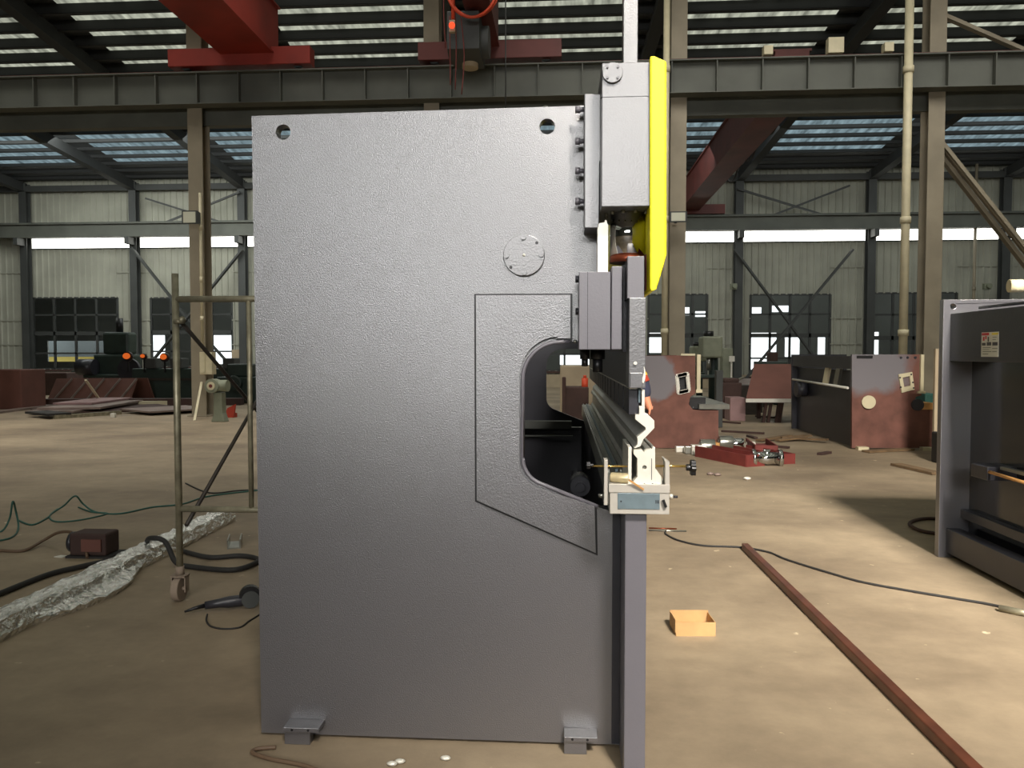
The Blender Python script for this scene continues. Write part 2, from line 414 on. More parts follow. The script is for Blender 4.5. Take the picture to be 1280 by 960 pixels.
for i in range(len(RX)-1):
    for (y0, y1) in ((-12, 17.5), (17.5, 27.5), (27.5, 32.6)):
        q = [(rafx(i, y0)+.75, y0), (rafx(i+1, y0)-.75, y0), (rafx(i+1, y1)-.55, y1), (rafx(i, y1)+.55, y1)]
        m_ = MB(); v = [m_.bm.verts.new((x, y, zr(y)-.03)) for x, y in q] + [m_.bm.verts.new((x, y, zr(y)-.01)) for x, y in q]
        for f in ((0, 3, 2, 1), (4, 5, 6, 7), (0, 1, 5, 4), (1, 2, 6, 5), (2, 3, 7, 6), (3, 0, 4, 7)): m_.bm.faces.new([v[k] for k in f])
        window(m_.build('window', 'sky2' if y0 > 27 else 'sky'))
# sag rods crossing the roof
for (a, b, yy0, yy1) in ((60, 300, 22, 30), (870, 1080, 22, 30)):
    pass

# ------------------------------------------------------------------ columns
def hcol(x, Y, z1, w, m, label, group, d=.4):
    o = MB(); t = .025
    o.box(x-w/2, x+w/2, Y-d/2, Y-d/2+t, 0, z1); o.box(x-w/2, x+w/2, Y+d/2-t, Y+d/2, 0, z1); o.box(x-.012, x+.012, Y-d/2+t, Y+d/2-t, 0, z1)
    o.box(x-w/2-.08, x+w/2+.08, Y-d/2-.08, Y+d/2+.08, 0, .03)
    return tag(o.build('steel_column', m), label, 'column', group)
near_lab = {-14.5: 'tall brown steel column at the far left edge beyond the scrap pile', -8.8: 'brown steel column carrying the cream switch box', -3.1: 'steel column hidden behind the big grey press, its top by the orange cable coil',
            2.6: 'steel column right behind the yellow press cover', 8.3: 'steel column with diagonal braces above the small primer-coated press', 14.0: None, -20.2: None, 19.7: None}
for x in NX:
    if near_lab.get(x): hcol(x, YN, zr(YN)-.5, .36, 'colmn', near_lab[x], 'tall columns under the near crane girder')
far_lab = ['dark wall column at the left edge behind the reddish scrap frames', 'dark wall column beside the broad many-paned window and dark lathe', 'dark wall column just left of the grey press top corner',
           None, None, 'dark wall column hidden behind the tall press block', 'dark wall column between drill press and the cross braced window', 'dark wall column between the cross braced window and dark doorway',
           'dark wall column above the dark press with warning sticker', None]
for x, lb in zip(FX, far_lab):
    hcol(x, YF-.35, ZE-.2, .3 if lb is None else .34, 'dcol', lb or 'dark wall column hidden behind the big grey press', 'dark columns along the far wall', .34)

# near crane runway girder with stiffeners and rail
gz1 = W(0, 107, YN).z; gz0 = W(0, 143, YN).z
g = empty('runway_girder', (0, YN-.35, gz0), 'dark crane runway girder crossing the hall just above the grey press', 'girder')
m_ = MB().box(XL, XR, YN-.36, YN-.34, gz0, gz1).box(XL, XR, YN-.52, YN-.18, gz0-.02, gz0).box(XL, XR, YN-.52, YN-.18, gz1, gz1+.03)
adopt(g, m_.build('web', 'girder'))
x = XL+.4
while x < XR: adopt(g, MB().box(x-.012, x+.012, YN-.5, YN-.36, gz0, gz1).build('stiffener', 'girder')); x += 1.0
adopt(g, MB().box(XL, XR, YN-.38, YN-.32, gz1+.03, gz1+.09).build('crane_rail', 'redcd', label='reddish rail on top'))
g2 = MB().box(XL, XR, YN+.1, YN+.35, W(0, 161, YN).z, gz0+.2)
tag(g2.build('tie_beam', 'girder'), 'dark box beam under the crane runway girder, tying the columns', 'beam')
# far runway girder
fz0 = W(0, 297, YF-.9).z; fz1 = W(0, 282, YF-.9).z
m_ = MB().box(XL, XR, YF-.92, YF-.9, fz0, fz1).box(XL, XR, YF-1.05, YF-.78, fz1, fz1+.04).box(XL, XR, YF-1.05, YF-.78, fz0-.03, fz0).box(XL, XR, YF-1.0, YF-.92, fz1+.04, fz1+.1)
tag(m_.build('runway_girder', 'girder'), 'dark crane runway girder along the far wall above the bright strip window', 'girder')
# column brackets of the far girder
for x in FX: struct(MB().box(x-.1, x+.1, YF-1.05, YF-.5, fz0-.35, fz0-.03).build('trim_bracket', 'dcol'))
# eave beam
struct(MB().box(XL, XR, YF-.5, YF-.3, W(0, 243, YF).z, W(0, 236, YF).z).build('trim_eave_beam', 'dcol'))

# ---- wall braces
def brace(pa, pb, Y, label, w=.16, m='dcol', grp='diagonal braces on the far wall'):
    a = W(*pa, Y); b = W(*pb, Y)
    return tag(MB().bar(a, b, .08, w, up=(0, 1, 0)).bar(a, b, w*.5, .04, up=(0, 1, 0)).build('diagonal_brace', m), label, 'brace', grp)
brace((918, 312), (1040, 476), YF-.62, 'dark brace falling from drill press column to the dark doorway', .22)
brace((1066, 312), (930, 476), YF-.70, 'dark brace rising across the window behind the brown sheet table', .22)
brace((165, 310), (232, 395), YF-.62, 'dark brace falling from wall column behind the scaffold post', .2)
brace((303, 312), (190, 452), YF-.70, 'dark brace rising behind scaffold from the lathe', .2)
brace((232, 395), (300, 470), YF-.62, 'lower dark brace beside the wall switch cabinet', .2)
brace((922, 236), (1066, 280), YF-.62, 'upper thin brace falling between drill press and doorway wall columns', .12)
brace((1062, 232), (930, 283), YF-.70, 'upper thin brace rising between drill press and doorway wall columns', .12)
brace((182, 248), (300, 285), YF-.62, 'upper thin brace falling behind the floodlit brown column', .1)
brace((300, 240), (178, 290), YF-.70, 'upper thin brace rising behind the floodlit brown column', .1)
brace((1167, 168), (1292, 325), YN, 'upper leg of the double diagonal brace falling from the girder', .2, 'colmn', 'double brace on the near column row')
brace((1167, 184), (1292, 345), YN+.2, 'lower leg of the double diagonal brace falling from the girder', .16, 'colmn', 'double brace on the near column row')
brace((1166, 14), (1300, 72), YN, 'thin roof-level brace above the girder at the top corner', .14, 'colmn', 'double brace on the near column row')

# downpipes and column fittings
def pipe(px, y0, y1, Y, r, label, m='cream'):
    a = W(px, y0, Y); b = W(px, y1, Y); b.x = a.x
    if y1 > 465: b.z = 0
    o = MB().cyl(a, b, r, 12)
    for t in (.22, .55, .8): c = a.lerp(b, t); o.cyl(c-Vector((0, 0, .07)), c+Vector((0, 0, .07)), r*1.25, 12)
    return tag(o.build('downpipe', m), label, 'pipe')
pipe(834, -40, 522, YN-.6, .07, 'thin cream downpipe rising behind the yellow press cover')
pipe(1138, -40, 522, YN-.6, .09, 'thick cream downpipe beside the braced steel column')
pipe(250, 241, 438, YN-.5, .035, 'thin cream conduit running down to the switch box on brown column')
pipe(1221, 205, 470, YF-.8, .06, 'thin pale pipe on the far wall behind the dark press', 'colmn')
sb = empty('switch_box', W(259, 468, YN-.35), 'cream electrical switch box mounted on the brown column', 'switch box')
a = W(252, 468, YN-.35); b = W(267, 440, YN-.35)
adopt(sb, MB().box(a.x, b.x, YN-.45, YN-.22, a.z, b.z).build('body', 'cream', bevel=.01), MB().box(a.x+.03, a.x+.14, YN-.47, YN-.45, a.z+.05, b.z-.05).build('door', 'cream'))
wc = rect(291, 437, 304, 459, YF-.3)
tag(MB().box(wc[0], wc[1], YF-.4, YF-.1, wc[2], wc[3]).box(wc[0]+.1, wc[0]+.2, YF-.42, YF-.4, wc[2]+.4, wc[2]+.55).build('switch_cabinet', 'beige'), 'pale switch cabinet on the far wall between scaffold tubes', 'cabinet')

def flood(px0, py0, px1, py1, Y, label, tilt=.25):
    a = W(px0, py1, Y); b = W(px1, py0, Y); c = (a+b)/2; w = (b.x-a.x); h = b.z-a.z
    t = empty('floodlight', c, label, 'floodlight')
    o = MB(); pts = [(-.1, -h/2), (.06, -h/2+.03), (.06, h/2-.03), (-.1, h/2)]
    o.prism([(Y+p, c.z+q) for p, q in pts], 'x', a.x, b.x)
    adopt(t, o.build('housing', 'dcol'), MB().box(a.x+.04, b.x-.04, Y-.115, Y-.1, a.z+.03, b.z-.03).build('lamp_glass', 'lampg'),
          MB().bar((c.x, Y+.05, c.z), (c.x, Y+.35, c.z-.05), .05, .05).build('bracket', 'dcol'))
    return t
flood(230, 264, 249, 281, YN-.6, 'square floodlight clamped on the brown column by the conduit')
flood(836, 265, 858, 279, YN-.6, 'pale floodlight sticking out behind the yellow press cover')
for i, (px, py) in enumerate(((917, 358), (1233, 358))):
    p = W(px, py, YF-.6); tag(MB().box(p.x-.15, p.x+.12, YF-.75, YF-.55, p.z-.14, p.z+.12).cyl((p.x, YF-.9, p.z), (p.x, YF-.75, p.z), .1).build('wall_lamp', 'ggreen'),
        ['small grey lamp on wall column above the drill press', 'small grey lamp on wall column above the dark press'][i], 'lamp', 'lamps on the far wall columns')
for i, (px, s) in enumerate(((959, .1), (1043, .17), (1109, .1))):
    p = W(px, 91, YN-.4); tag(MB().box(p.x-s, p.x+s, YN-.5, YN-.3, gz1+.09, gz1+.09+s*2).build('junction_box', 'cream', bevel=.01),
        ['small white box on the crane girder nearest the tall press', 'largest white box on the crane girder, the middle one', 'small white box on the crane girder nearest the braced column'][i], 'box', 'white boxes on the crane girder')

# ------------------------------------------------------------------ overhead cranes
def crane(xc, wg, hg, px0, px1, name_lab, m, zoff=0.0, yend=-4):
    a = W(px0, 104, YN-.3); b = W(px1, 82, YN-.3)
    t = empty('overhead_crane', (xc, YN-.3, gz1+.09), name_lab, 'crane')
    z0 = gz1+.12
    adopt(t, MB().box(a.x, b.x, YN-.56, YN-.22, z0+.02, z0+.42).build('end_carriage', m, bevel=.01))
    for x in (a.x+.35, b.x-.35): adopt(t, MB().cyl((x, YN-.42, z0+.12), (x, YN-.28, z0+.12), .14, 16).build('wheel', 'dcol'))
    gz = z0+.3+zoff
    adopt(t, MB().box(xc-wg/2, xc+wg/2, yend, YN-.1, gz, gz+hg).box(xc-wg/2-.06, xc+wg/2+.06, yend, YN-.1, gz+hg, gz+hg+.04).box(xc-wg/2-.06, xc+wg/2+.06, yend, YN-.1, gz-.03, gz).build('bridge_girder', m))
    return t
c1 = crane(-7.35, 1.15, 1.15, 217, 392, 'bright red overhead crane bridge running out above the grey press corner', 'redc')
m_ = MB()
for k in range(12):
    y = 14-k*1.3
    for s in (-.75,): m_.bar((-7.35+s, y, gz1+1.6), (-7.35+s, y, gz1+2.5), .04, .04)
m_.bar((-8.1, -2, gz1+2.5), (-8.1, 15, gz1+2.5), .04, .04)
adopt(c1, m_.build('handrail', 'dcol'))
c2 = crane(-1.75, .42, 1.2, 525, 702, 'dull dark red overhead crane above the press with hoist and cables', 'redcd')
p = W(585, 60, YN-2)
adopt(c2, MB().box(p.x-.35, p.x+.3, YN-2.6, YN-1.5, p.z-.25, p.z+.5).cyl((p.x-.4, YN-2, p.z+.1), (p.x+.45, YN-2, p.z+.1), .32, 18).build('hoist', 'dcol', bevel=.01),
      MB().cyl((p.x+.02, YN-1.8, p.z-.35), (p.x+.02, YN-1.8, p.z), .17, 16).build('hoist_motor', 'beige'))
q = W(632, 20, YN-2); adopt(c2, MB().cyl((q.x, YN-2, W(632, 150, YN-2).z), (q.x, YN-2, q.z+1), .015, 6).build('hoist_rope', 'dcol'))
# orange festoon coil, hanging
cc = W(590, -10, YN-3)
pts = [(cc.x+.47*math.cos(t), YN-3+.03*math.sin(3*t), cc.z+.47*math.sin(t)) for t in [2*PI*k/36 for k in range(37)]]
o = MB().tube(pts, .03, 8); pts2 = [(x+.03, y+.08, cc.z+(z-cc.z)*.93) for x, y, z in pts]; o.tube(pts2, .025, 8)
a = W(563, -30, YN-3); b = W(566, 24, YN-3); o.tube([a, a.lerp(b, .5)+Vector((.03, 0, 0)), b], .035, 8)
tag(o.build('cable_coil', 'orange'), 'orange cable coil hanging under the dark red crane', 'cable')
pc = W(565.5, 26, YN-3); pd = W(565.5, 41, YN-3)
t = empty('pendant_control', pd, 'hanging crane pendant with a glowing red button below orange cable', 'crane control')
adopt(t, MB().box(pc.x-.06, pc.x+.06, YN-3.05, YN-2.95, pd.z, pc.z).build('body', 'beige', bevel=.012), MB().sphere((pc.x, YN-3.07, (pc.z+pd.z)/2), .06, 12).build('button', 'led', label='glowing red button'))
for i, (px, y0, y1) in enumerate(((556, 0, 60), (562, 60, 106), (568, 40, 112), (576, 60, 118))):
    a = W(px, y0-40, YN-2.8); b = W(px+1, y1, YN-2.8)
    tag(MB().tube(smooth_path([a, a.lerp(b, .5)+Vector((.03*(i-1), 0, 0)), b], 4), .012, 6).build('hanging_cable', 'redp'), 'thin red cable hanging beside the crane pendant', 'cable', 'thin red cables by the pendant')
# far bay crane bridge (brownish red) falling toward the far wall
z0 = fz1+.12
t = empty('overhead_crane', (5.35, YF-1, z0), 'brownish red crane bridge slanting down behind the yellow press cover', 'crane')
adopt(t, MB().box(5.0, 5.8, YN+.8, YF-.9, z0+.15, z0+1.15).box(4.94, 5.86, YN+.8, YF-.9, z0+1.15, z0+1.2).build('bridge_girder', 'redcd'),
      MB().box(3.9, 6.9, YF-1.1, YF-.75, z0, z0+.4).build('end_carriage', 'redcd'))
pts = []
for k in range(3):
    y0 = YN+3+k*2.6
    for s in range(7): tt = s/6; pts.append((5.88, y0+2.6*tt, z0+.75-.55*math.sin(PI*tt)-.1*k))
tag(MB().tube(pts, .03, 6).build('festoon_cable', 'rubber'), 'black festoon cable sagging in loops beside the brownish red crane', 'cable')

# ================================================================== MAIN PRESS BRAKE
YP = 2.9; YQ = 6.86; YE = 2.68
pb = empty('press_brake', (W(550, 940, YP).x, YP, 0), 'big grey press brake seen from its end, the largest machine', 'press brake')
def part(mb, name, m, bevel=0.0, parent=None, **k):
    o = mb.build(name, m, None, bevel, **k)
    if parent is None: adopt(pb, o)
    else:
        o.parent = parent; o.matrix_parent_inverse = Matrix.Translation(-pb.location)
    return o
def subp(mb, name, m, par, bevel=0.0, **k):           # sub-part: par sits at world origin of the thing's frame
    o = mb.build(name, m, None, bevel, **k); o.parent = par; o.matrix_parent_inverse = Matrix.Identity(4); return o
throat = [(748, 426), (700, 427)] + [(x, y) for x, y in arc(700, 474, 47, -90, -180, 8)] + [(653, 572)] + [(x, y) for x, y in arc(688, 572, 35, 180, 118, 6)] + [(748, 634), (784, 645)]
outline = [(314.5, 145), (748, 131.5)] + throat + [(783, 948.5), (327, 938.5)]
def plate_loops(Y0, holes=True):
    pts = px2(outline, YP)
    for i in (-1, -2): pts[i] = (pts[i][0], max(pts[i][1], .012))
    hs = [circ(*px2([c], YP)[0], .029, 24) for c in ((354, 165), (684, 158))]
    return [pts]+hs
part(MB().prism(plate_loops(YP), 'y', YP, YP+.05), 'side_plate', 'paint', .003)
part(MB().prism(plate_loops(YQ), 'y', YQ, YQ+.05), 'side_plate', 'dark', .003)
# C-shaped cover with raised lip
inner = [(713, 423), (696, 423)] + [(x, y) for x, y in arc(700, 471, 50.5, -92, -180, 8)] + [(649.5, 573)] + [(x, y) for x, y in arc(688, 573, 38.5, 180, 118, 6)] + [(743, 632)]
cov = px2([(595.5, 369.5), (713, 369)] + inner + [(744.5, 690), (596.5, 624.5)], YP)
part(MB().prism(px2([(593, 367.5), (715.5, 367), (715.5, 426)] + [(a-1.5, b+2) for a, b in inner[1:-1]] + [(746, 634), (747, 694), (594, 626.5)], YP), 'y', YP-.007, YP+.001), 'cover_gasket', 'black')  # black strip drawn for the shadow gap and weld round the cover
cover = part(MB().prism(cov, 'y', YP-.016, YP+.001), 'throat_cover', 'paint', .003)
lip_path = [Vector((x, YP-.006, z)) for x, z in px2([(712, 427)]+[(700, 427.5)]+[(x, y) for x, y in arc(700, 474, 46.5, -92, -180, 10)]+[(653.5, 572)]+[(x, y) for x, y in arc(688, 572, 34.5, 180, 118, 8)]+[(747, 633)], YP)]
part(MB().tube(lip_path, .008, 10), 'throat_lip', 'smooth')
# disc cover
c = W(655, 319.5, YP)
d = part(MB().cyl((c.x, YP-.014, c.z), (c.x, YP, c.z), .0775, 48), 'bearing_cover', 'block', .002)
for k in range(4):
    a = k*PI/2+.03; x, z = c.x+.0655*math.cos(a), c.z+.0655*math.sin(a)
    subp(MB().cyl((x, YP-.024, z), (x, YP-.013, z), .0105, 6), 'bolt', 'block', d)
for s in (1, -1):
    x, z = c.x+s*.0485, c.z+s*.0475*.95
    subp(MB().cyl((x, YP-.0148, z), (x, YP-.013, z), .006, 12), 'tapped_hole', 'black', d)
subp(MB().sphere((c.x, YP-.014, c.z), .006, 10), 'centre_pin', 'white', d)
e = W(682, 134, YP+.02); part(MB().cyl((e.x, YP+.02, e.z-.02), (e.x, YP+.02, e.z+.004), .009, 8), 'stop_screw', 'steel')

def pbox(a, b, y0, y1, Y=None):
    A = W(a[0], b[1], Y if Y else y0); B = W(b[0], a[1], Y if Y else y0)
    return (A.x, B.x, y0, y1, A.z, B.z)
# cylinder block and flange
YC = 2.66
part(MB().box(*pbox((751.5, 77), (815, 258.5), YC, YP+.14)), 'cylinder_block', 'block', .003)
bx = pbox((751, 119.8), (815.2, 121), YC-.002, YC+.02); part(MB().box(*bx), 'block_seam', 'smooth')
fl = part(MB().prism(px2([(730.5, 117), (750, 117), (750, 186), (752, 187), (752, 200), (750, 202), (749, 285), (730.5, 285)], 2.76), 'y', 2.76, YP+.1), 'mounting_flange', 'block', .003)
for py in (137, 176.5, 213.5, 251.5):
    a = W(730, py, 2.84); part(MB().cyl((a.x-.03, 2.84, a.z), (a.x+.01, 2.84, a.z), .0085, 14).cyl((a.x-.032, 2.84, a.z), (a.x-.014, 2.84, a.z), .0125, 14), 'flange_bolt', 'smooth')
c = W(765.5, 92, YC)
d = part(MB().cyl((c.x, YC-.012, c.z), (c.x, YC, c.z), .034, 36), 'round_cap', 'block', .0015)
for k in range(4):
    a = PI/4+k*PI/2; x, z = c.x+.025*math.cos(a), c.z+.025*math.sin(a)
    subp(MB().cyl((x, YC-.017, z), (x, YC-.011, z), .0048, 6), 'bolt', 'smooth', d)
a = W(779, 77, 2.74); b = W(798, -60, 2.74)
part(MB().box(a.x, b.x, 2.74, 2.80, a.z-.02, b.z), 'top_post', 'block', .002)
# chrome piston under the block
c = W(786, 258.5, 2.80); cb = W(786, 322, 2.80)
fr = part(MB().cyl((c.x, 2.80, c.z-.022), (c.x, 2.80, c.z+.004), .095, 48), 'piston_flange', 'smooth', .002)
for k in range(12):
    an = 2*PI*k/12+.2; x, y = c.x+.083*math.cos(an), 2.80+.083*math.sin(an)
    subp(MB().cyl((x, y, c.z-.036), (x, y, c.z-.02), .006, 8), 'bolt', 'steel', fr)
part(MB().cyl((c.x-.004, 2.80, cb.z), (c.x-.004, 2.80, c.z-.02), .062, 48), 'piston_rod', 'chrome')
part(MB().cyl((c.x-.004, 2.80, cb.z-.02), (c.x-.004, 2.80, cb.z+.003), .064, 40), 'rod_collar', 'copper')
# white scale housing
part(MB().prism(px2([(747, 281), (749, 279), (755.5, 278), (756, 275), (758.5, 275), (759, 279), (760.5, 281), (760, 340), (747, 340)], 2.76), 'y', 2.76, 2.82), 'scale_housing', 'white', .001)
# guide block
gb = part(MB().box(*pbox((723.5, 339.5), (763.4, 437), 2.72, YP+.02)), 'ram_guide', 'smooth', .002)
part(MB().box(*pbox((764, 332.5), (778, 437), 2.73, YP+.1)), 'guide_rail', 'smooth', .003)
part(MB().box(*pbox((778.5, 334), (784, 440), 2.80, YP+.1)), 'guide_liner', 'dark')
bx = pbox((734, 339.8), (735, 437), 2.719, 2.722); part(MB().box(*bx), 'guide_seam', 'dark')
for py in (349, 389.5):
    a = W(723.5, py, 2.80); part(MB().cyl((a.x-.012, 2.80, a.z), (a.x+.003, 2.80, a.z), .014, 6), 'guide_bolt', 'dark')
for px, y0, y1, r in ((747, 437, 449, .027), (747, 448, 465, .018), (731, 437, 449, .018), (731, 448, 458, .012)):
    a = W(px, y0, 2.84); b = W(px, y1, 2.84); part(MB().cyl((a.x, 2.84, b.z), (a.x, 2.84, a.z), r, 16), 'limit_stop', 'black')
part(MB().sphere((W(719, 427, 2.87).x, 2.87, W(719, 427, 2.87).z), .008, 10), 'grease_nipple', 'steel')

# ram: upper beam running the full length
YR = 6.95
part(MB().box(*pbox((784, 320), (805.5, 373), YE, YR)), 'ram_upper', 'smooth', .002)
a = pbox((786, 372), (807.5, 485), YE-.01, YR)
part(MB().box(a[0], a[1], YE-.01, YE+.11, a[4], a[5]), 'ram_end_plate', 'block', .002)
part(MB().box(a[0]+.002, a[1]-.002, YE+.11, YR, a[4]+.003, a[5]), 'ram', 'dark')
part(MB().box(*pbox((787.5, 466), (803, 485), YE-.016, YE-.009)), 'ram_end_pad', 'block', .002)
s_ = W(794, 454, YE-.01); part(MB().cyl((s_.x, YE-.018, s_.z), (s_.x, YE-.008, s_.z), .006, 10), 'ram_screw', 'white')
# tool clamps
n = 16
yy = [YE+.02+(YR-YE-.1)*k/n for k in range(n+1)]
A = px2([(786.5, 486), (796.5, 481.5)], YE)
part(MB().box(*pbox((787, 481.5), (796.5, 486), YE-.004, YR-.03, YE)), 'clamp_rail', 'white')
for k in range(n):
    y0, y1 = yy[k], yy[k+1]-.035
    o = MB().box(*pbox((786.5, 486.3), (799.5, 519), YE, YE+1)[:2], y0, y1, W(0, 519, YE).z, W(0, 486.3, YE).z)
    o = part(MB().box(W(786.5, 500, YE).x, W(799.5, 500, YE).x, y0, y1, W(790, 519, YE).z, W(790, 486.3, YE).z), 'tool_clamp', 'dark', .002)
    part(MB().box(W(797, 500, YE).x, W(801.5, 500, YE).x, y0, y1, W(799, 504, YE).z, W(799, 474, YE).z), 'clamp_plate', 'bluepl', .001)
# pointed white piece painting the highlight at the end of the clamp
part(MB().prism(px2([(802, 478), (801.5, 476), (804.3, 466), (804.5, 458), (806, 462), (806.8, 468), (806, 474), (804, 479)], YE), 'y', YE-.012, YE+.01), 'clamp_lever', 'white', .001)
# gooseneck punch in segments
prof = [(802.3, 487), (806, 487), (806, 517.6), (809.5, 517.6), (818, 526), (818, 535), (804, 549.7), (800.5, 558), (792.5, 560.5), (796.6, 556), (797, 549.7), (796.3, 546.5), (807, 537.5), (807, 534.5), (794, 524), (794, 518), (799, 518), (799, 507.5), (802.3, 507.5)]
pp = px2(prof, YE)
segs = [0, .035, .30, .52, .9, 1.7, 2.5, 3.35, 4.2]
for k in range(len(segs)-1):
    y0 = YE+segs[k]; y1 = YE+segs[k+1]-.0025
    part(MB().prism(pp, 'y', y0, y1), 'punch_segment', 'white' if k == 0 else 'punch', .001)
# die, holder and adjuster
die = [(792, 562), (802.5, 562), (805, 565), (807.5, 562), (814.5, 561.5), (815.5, 559), (818.8, 559), (818.8, 606), (792, 606), (792, 601), (796.5, 596), (796.5, 573), (792, 567.5)]
dp = px2(die, YE)
part(MB().prism([dp, circ(*px2([(805.5, 584)], YE)[0], .0075, 16)], 'y', YE-.005, YE+.03), 'die_end', 'white', .001)
part(MB().prism(dp, 'y', YE+.031, YR-.05), 'die', 'tool', .001)
part(MB().box(*pbox((814, 573), (815, 600), YE-.0065, YE-.004)), 'die_slot', 'dark')
for px in (805.5, 815.5):
    a = W(px, 605, YE-.006); part(MB().cyl((a.x, YE-.008, a.z), (a.x, YE-.004, a.z), .003, 8), 'die_screw', 'dark')
tb = pbox((762, 606), (836.5, 641.5), YE-.02, YE)
part(MB().box(tb[0], tb[1], YE-.03, YE+.08, tb[4], tb[5]), 'holder_end_block', 'holder', .002)
part(MB().box(tb[0]+.003, tb[1]-.003, YE+.081, YR, tb[4]+.003, tb[5]-.004), 'work_table', 'tool', .002)
ip = part(MB().box(*pbox((772, 617), (824.8, 636.3), YE-.033, YE-.03)), 'name_plate', 'bluepl', .001)
for px in (819.5, 821.5, 823): 
    bb = pbox((px, 625), (px+.8, 629.5), YE-.0345, YE-.033); part(MB().box(*bb), 'stamped_mark', 'dark')
a = W(776.3, 626.5, YE-.033); part(MB().cyl((a.x, YE-.036, a.z), (a.x, YE-.033, a.z), .003, 8), 'plate_screw', 'dark')
part(MB().box(*pbox((761, 606), (837.5, 615.5), YE-.034, YE-.03)), 'holder_top_bar', 'holder', .001)
a = W(829, 625, YE-.04); b = W(832.5, 634, YE-.04); part(MB().bar((a.x, YE-.038, a.z), (b.x, YE-.038, b.z), .009, .009), 'clamp_screw', 'black')
part(MB().box(*pbox((755, 575), (759.8, 631.5), YE-.03, YE+.03)), 'adjuster_bracket', 'holder', .001)
part(MB().box(*pbox((760, 600), (761.6, 630), YE-.025, YE+.03)), 'bracket_shim', 'steel', .001)
part(MB().box(*pbox((785, 559), (789.6, 607), YE-.01, YE+.25)), 'clamp_bar', 'white', .001)
part(MB().prism(px2([(829, 573), (831.5, 573), (833, 576), (836.5, 576.5), (836.5, 606), (831, 606), (831, 577)], YE-.02), 'y', YE-.03, YE+.03), 'adjuster_bracket', 'holder', .001)
part(MB().prism(px2([(819, 585), (822, 589), (827.5, 597), (827.5, 605), (819, 605)], YE), 'y', YE, YE+.06), 'wedge', 'white', .001)
for (x0, x1) in ((738, 784), (819, 857)):
    a = W(x0, 582.5, YE); b = W(x1, 582.5, YE); part(MB().cyl((a.x, YE, a.z), (b.x, YE, a.z), .0032 if x0 < 800 else .0042, 10), 'adjuster_rod', 'brass')
def knob(px, py, r, w, n=6):
    a = W(px, py, YE); pts = []
    for k in range(n*6):
        t = 2*PI*k/(n*6); rr = r*(1+.13*math.cos(n*t)); pts.append((YE+rr*math.cos(t), a.z+rr*math.sin(t)))
    o = MB().prism(pts, 'x', a.x-w/2, a.x+w/2); s = -1 if px > 780 else 1
    o.cyl((a.x, YE, a.z), (a.x+s*w*1.4, YE, a.z), r*.45, 14); return o
part(knob(866, 584.5, .026, .016), 'hand_knob', 'black', .001)
part(knob(735.5, 581.5, .012, .012), 'hand_knob', 'black', .001)
for (x0, x1, py, r, m) in ((837, 841, 620.5, .009, 'white'), (841, 847, 621, .0045, 'dark'), (748, 755, 619.5, .007, 'steel')):
    a = W(x0, py, YE); b = W(x1, py, YE); part(MB().cyl((a.x, YE, a.z), (b.x, YE, a.z), r, 6 if r > .006 else 10), 'fixing_nut' if r > .006 else 'stud', m)
# table rails visible through the throat
for (x0, x1, m) in ((766, 768, 'steel'), (776, 780, 'bluepl'), (783, 785, 'steel')):
    part(MB().box(W(x0, 606, YE).x, W(x1, 606, YE).x, YE+.3, YR-.02, tb[5]-.004, tb[5]+.006), 'table_rail', m)
# lower beam
bd = W(781.5, 641.5, YE); be = W(808.5, 641.5, YE)
part(MB().box(bd.x, be.x, YE, YR, .0, bd.z-.002), 'lower_beam', 'smooth', .003)
part(MB().box(bd.x-.03, bd.x-.001, YP-.01, YR-.1, .02, bd.z-.01), 'beam_liner', 'dark')
# feet
def foot(x0, x1, y0, y1, m='paint'):
    a = W(x0, y0, YP-.08); b = W(x1, y0, YP-.08)
    o = MB().box(a.x, b.x, YP-.075, YP, .055, .073)
    pts = [(a.x-.005, .055), (b.x-.03, .055), (b.x-.03, .0), (a.x+.01, 0), (a.x-.012, .03)]
    o.box(a.x+.0, b.x-.04, YP-.06, YP-.015, .0, .056)
    f = part(o, 'foot', m, .002)
    for t in (.25, .7): x = a.x+(b.x-a.x)*t; subp(MB().cyl((x, YP-.0755, .064), (x, YP-.074, .064), .005, 10), 'bolt_hole', 'black', f)
foot(353, 398, 917, 943); foot(705, 747, 924, 950)
# rear and inner structure
xb = W(330, 700, YP).x
part(MB().box(xb+.02, xb+.05, YP+.05, YQ, .05, 1.25), 'rear_panel', 'dark')
part(MB().box(xb+.05, xb+.35, YP+.05, YQ, 1.95, 2.2), 'rear_tie_beam', 'dark')
part(MB().box(xb+.3, W(722, 600, YP).x, 5.2, 5.3, W(700, 536, 5.2).z, W(700, 527, 5.2).z), 'back_gauge_arm', 'dcol')
part(MB().box(xb+.3, W(724, 600, YP).x, 5.0, 5.02, W(700, 546, 5.0).z, W(700, 544.5, 5.0).z), 'back_gauge_rail', 'dcol')
part(MB().box(xb+.3, W(745, 600, YP).x, 5.3, 5.36, .05, W(700, 536, 5.2).z), 'inner_bulkhead', 'dark')
part(MB().box(W(725, 600, YP).x, W(735, 600, YP).x, 3.2, YR-.2, .6, .7), 'back_gauge_beam', 'dark')
c = W(725, 606, 3.5); part(MB().cyl((c.x, 3.45, c.z), (c.x, 3.6, c.z), .045, 20).cyl((c.x, 3.42, c.z), (c.x, 3.45, c.z), .02, 12), 'gauge_motor', 'dark')
# yellow front guard
yg = px2([(812.5, 70), (818, 69.5), (833.3, 76), (833.3, 318), (826, 344), (820.5, 362), (814, 364), (812.5, 360)], 2.64)
part(MB().prism(yg, 'y', 2.64, YR-.1), 'front_guard', 'yellow', .006, label='yellow front guard')
part(MB().box(*pbox((806.5, 318), (812, 362), 2.75, 2.85)), 'guard_bracket', 'redp')

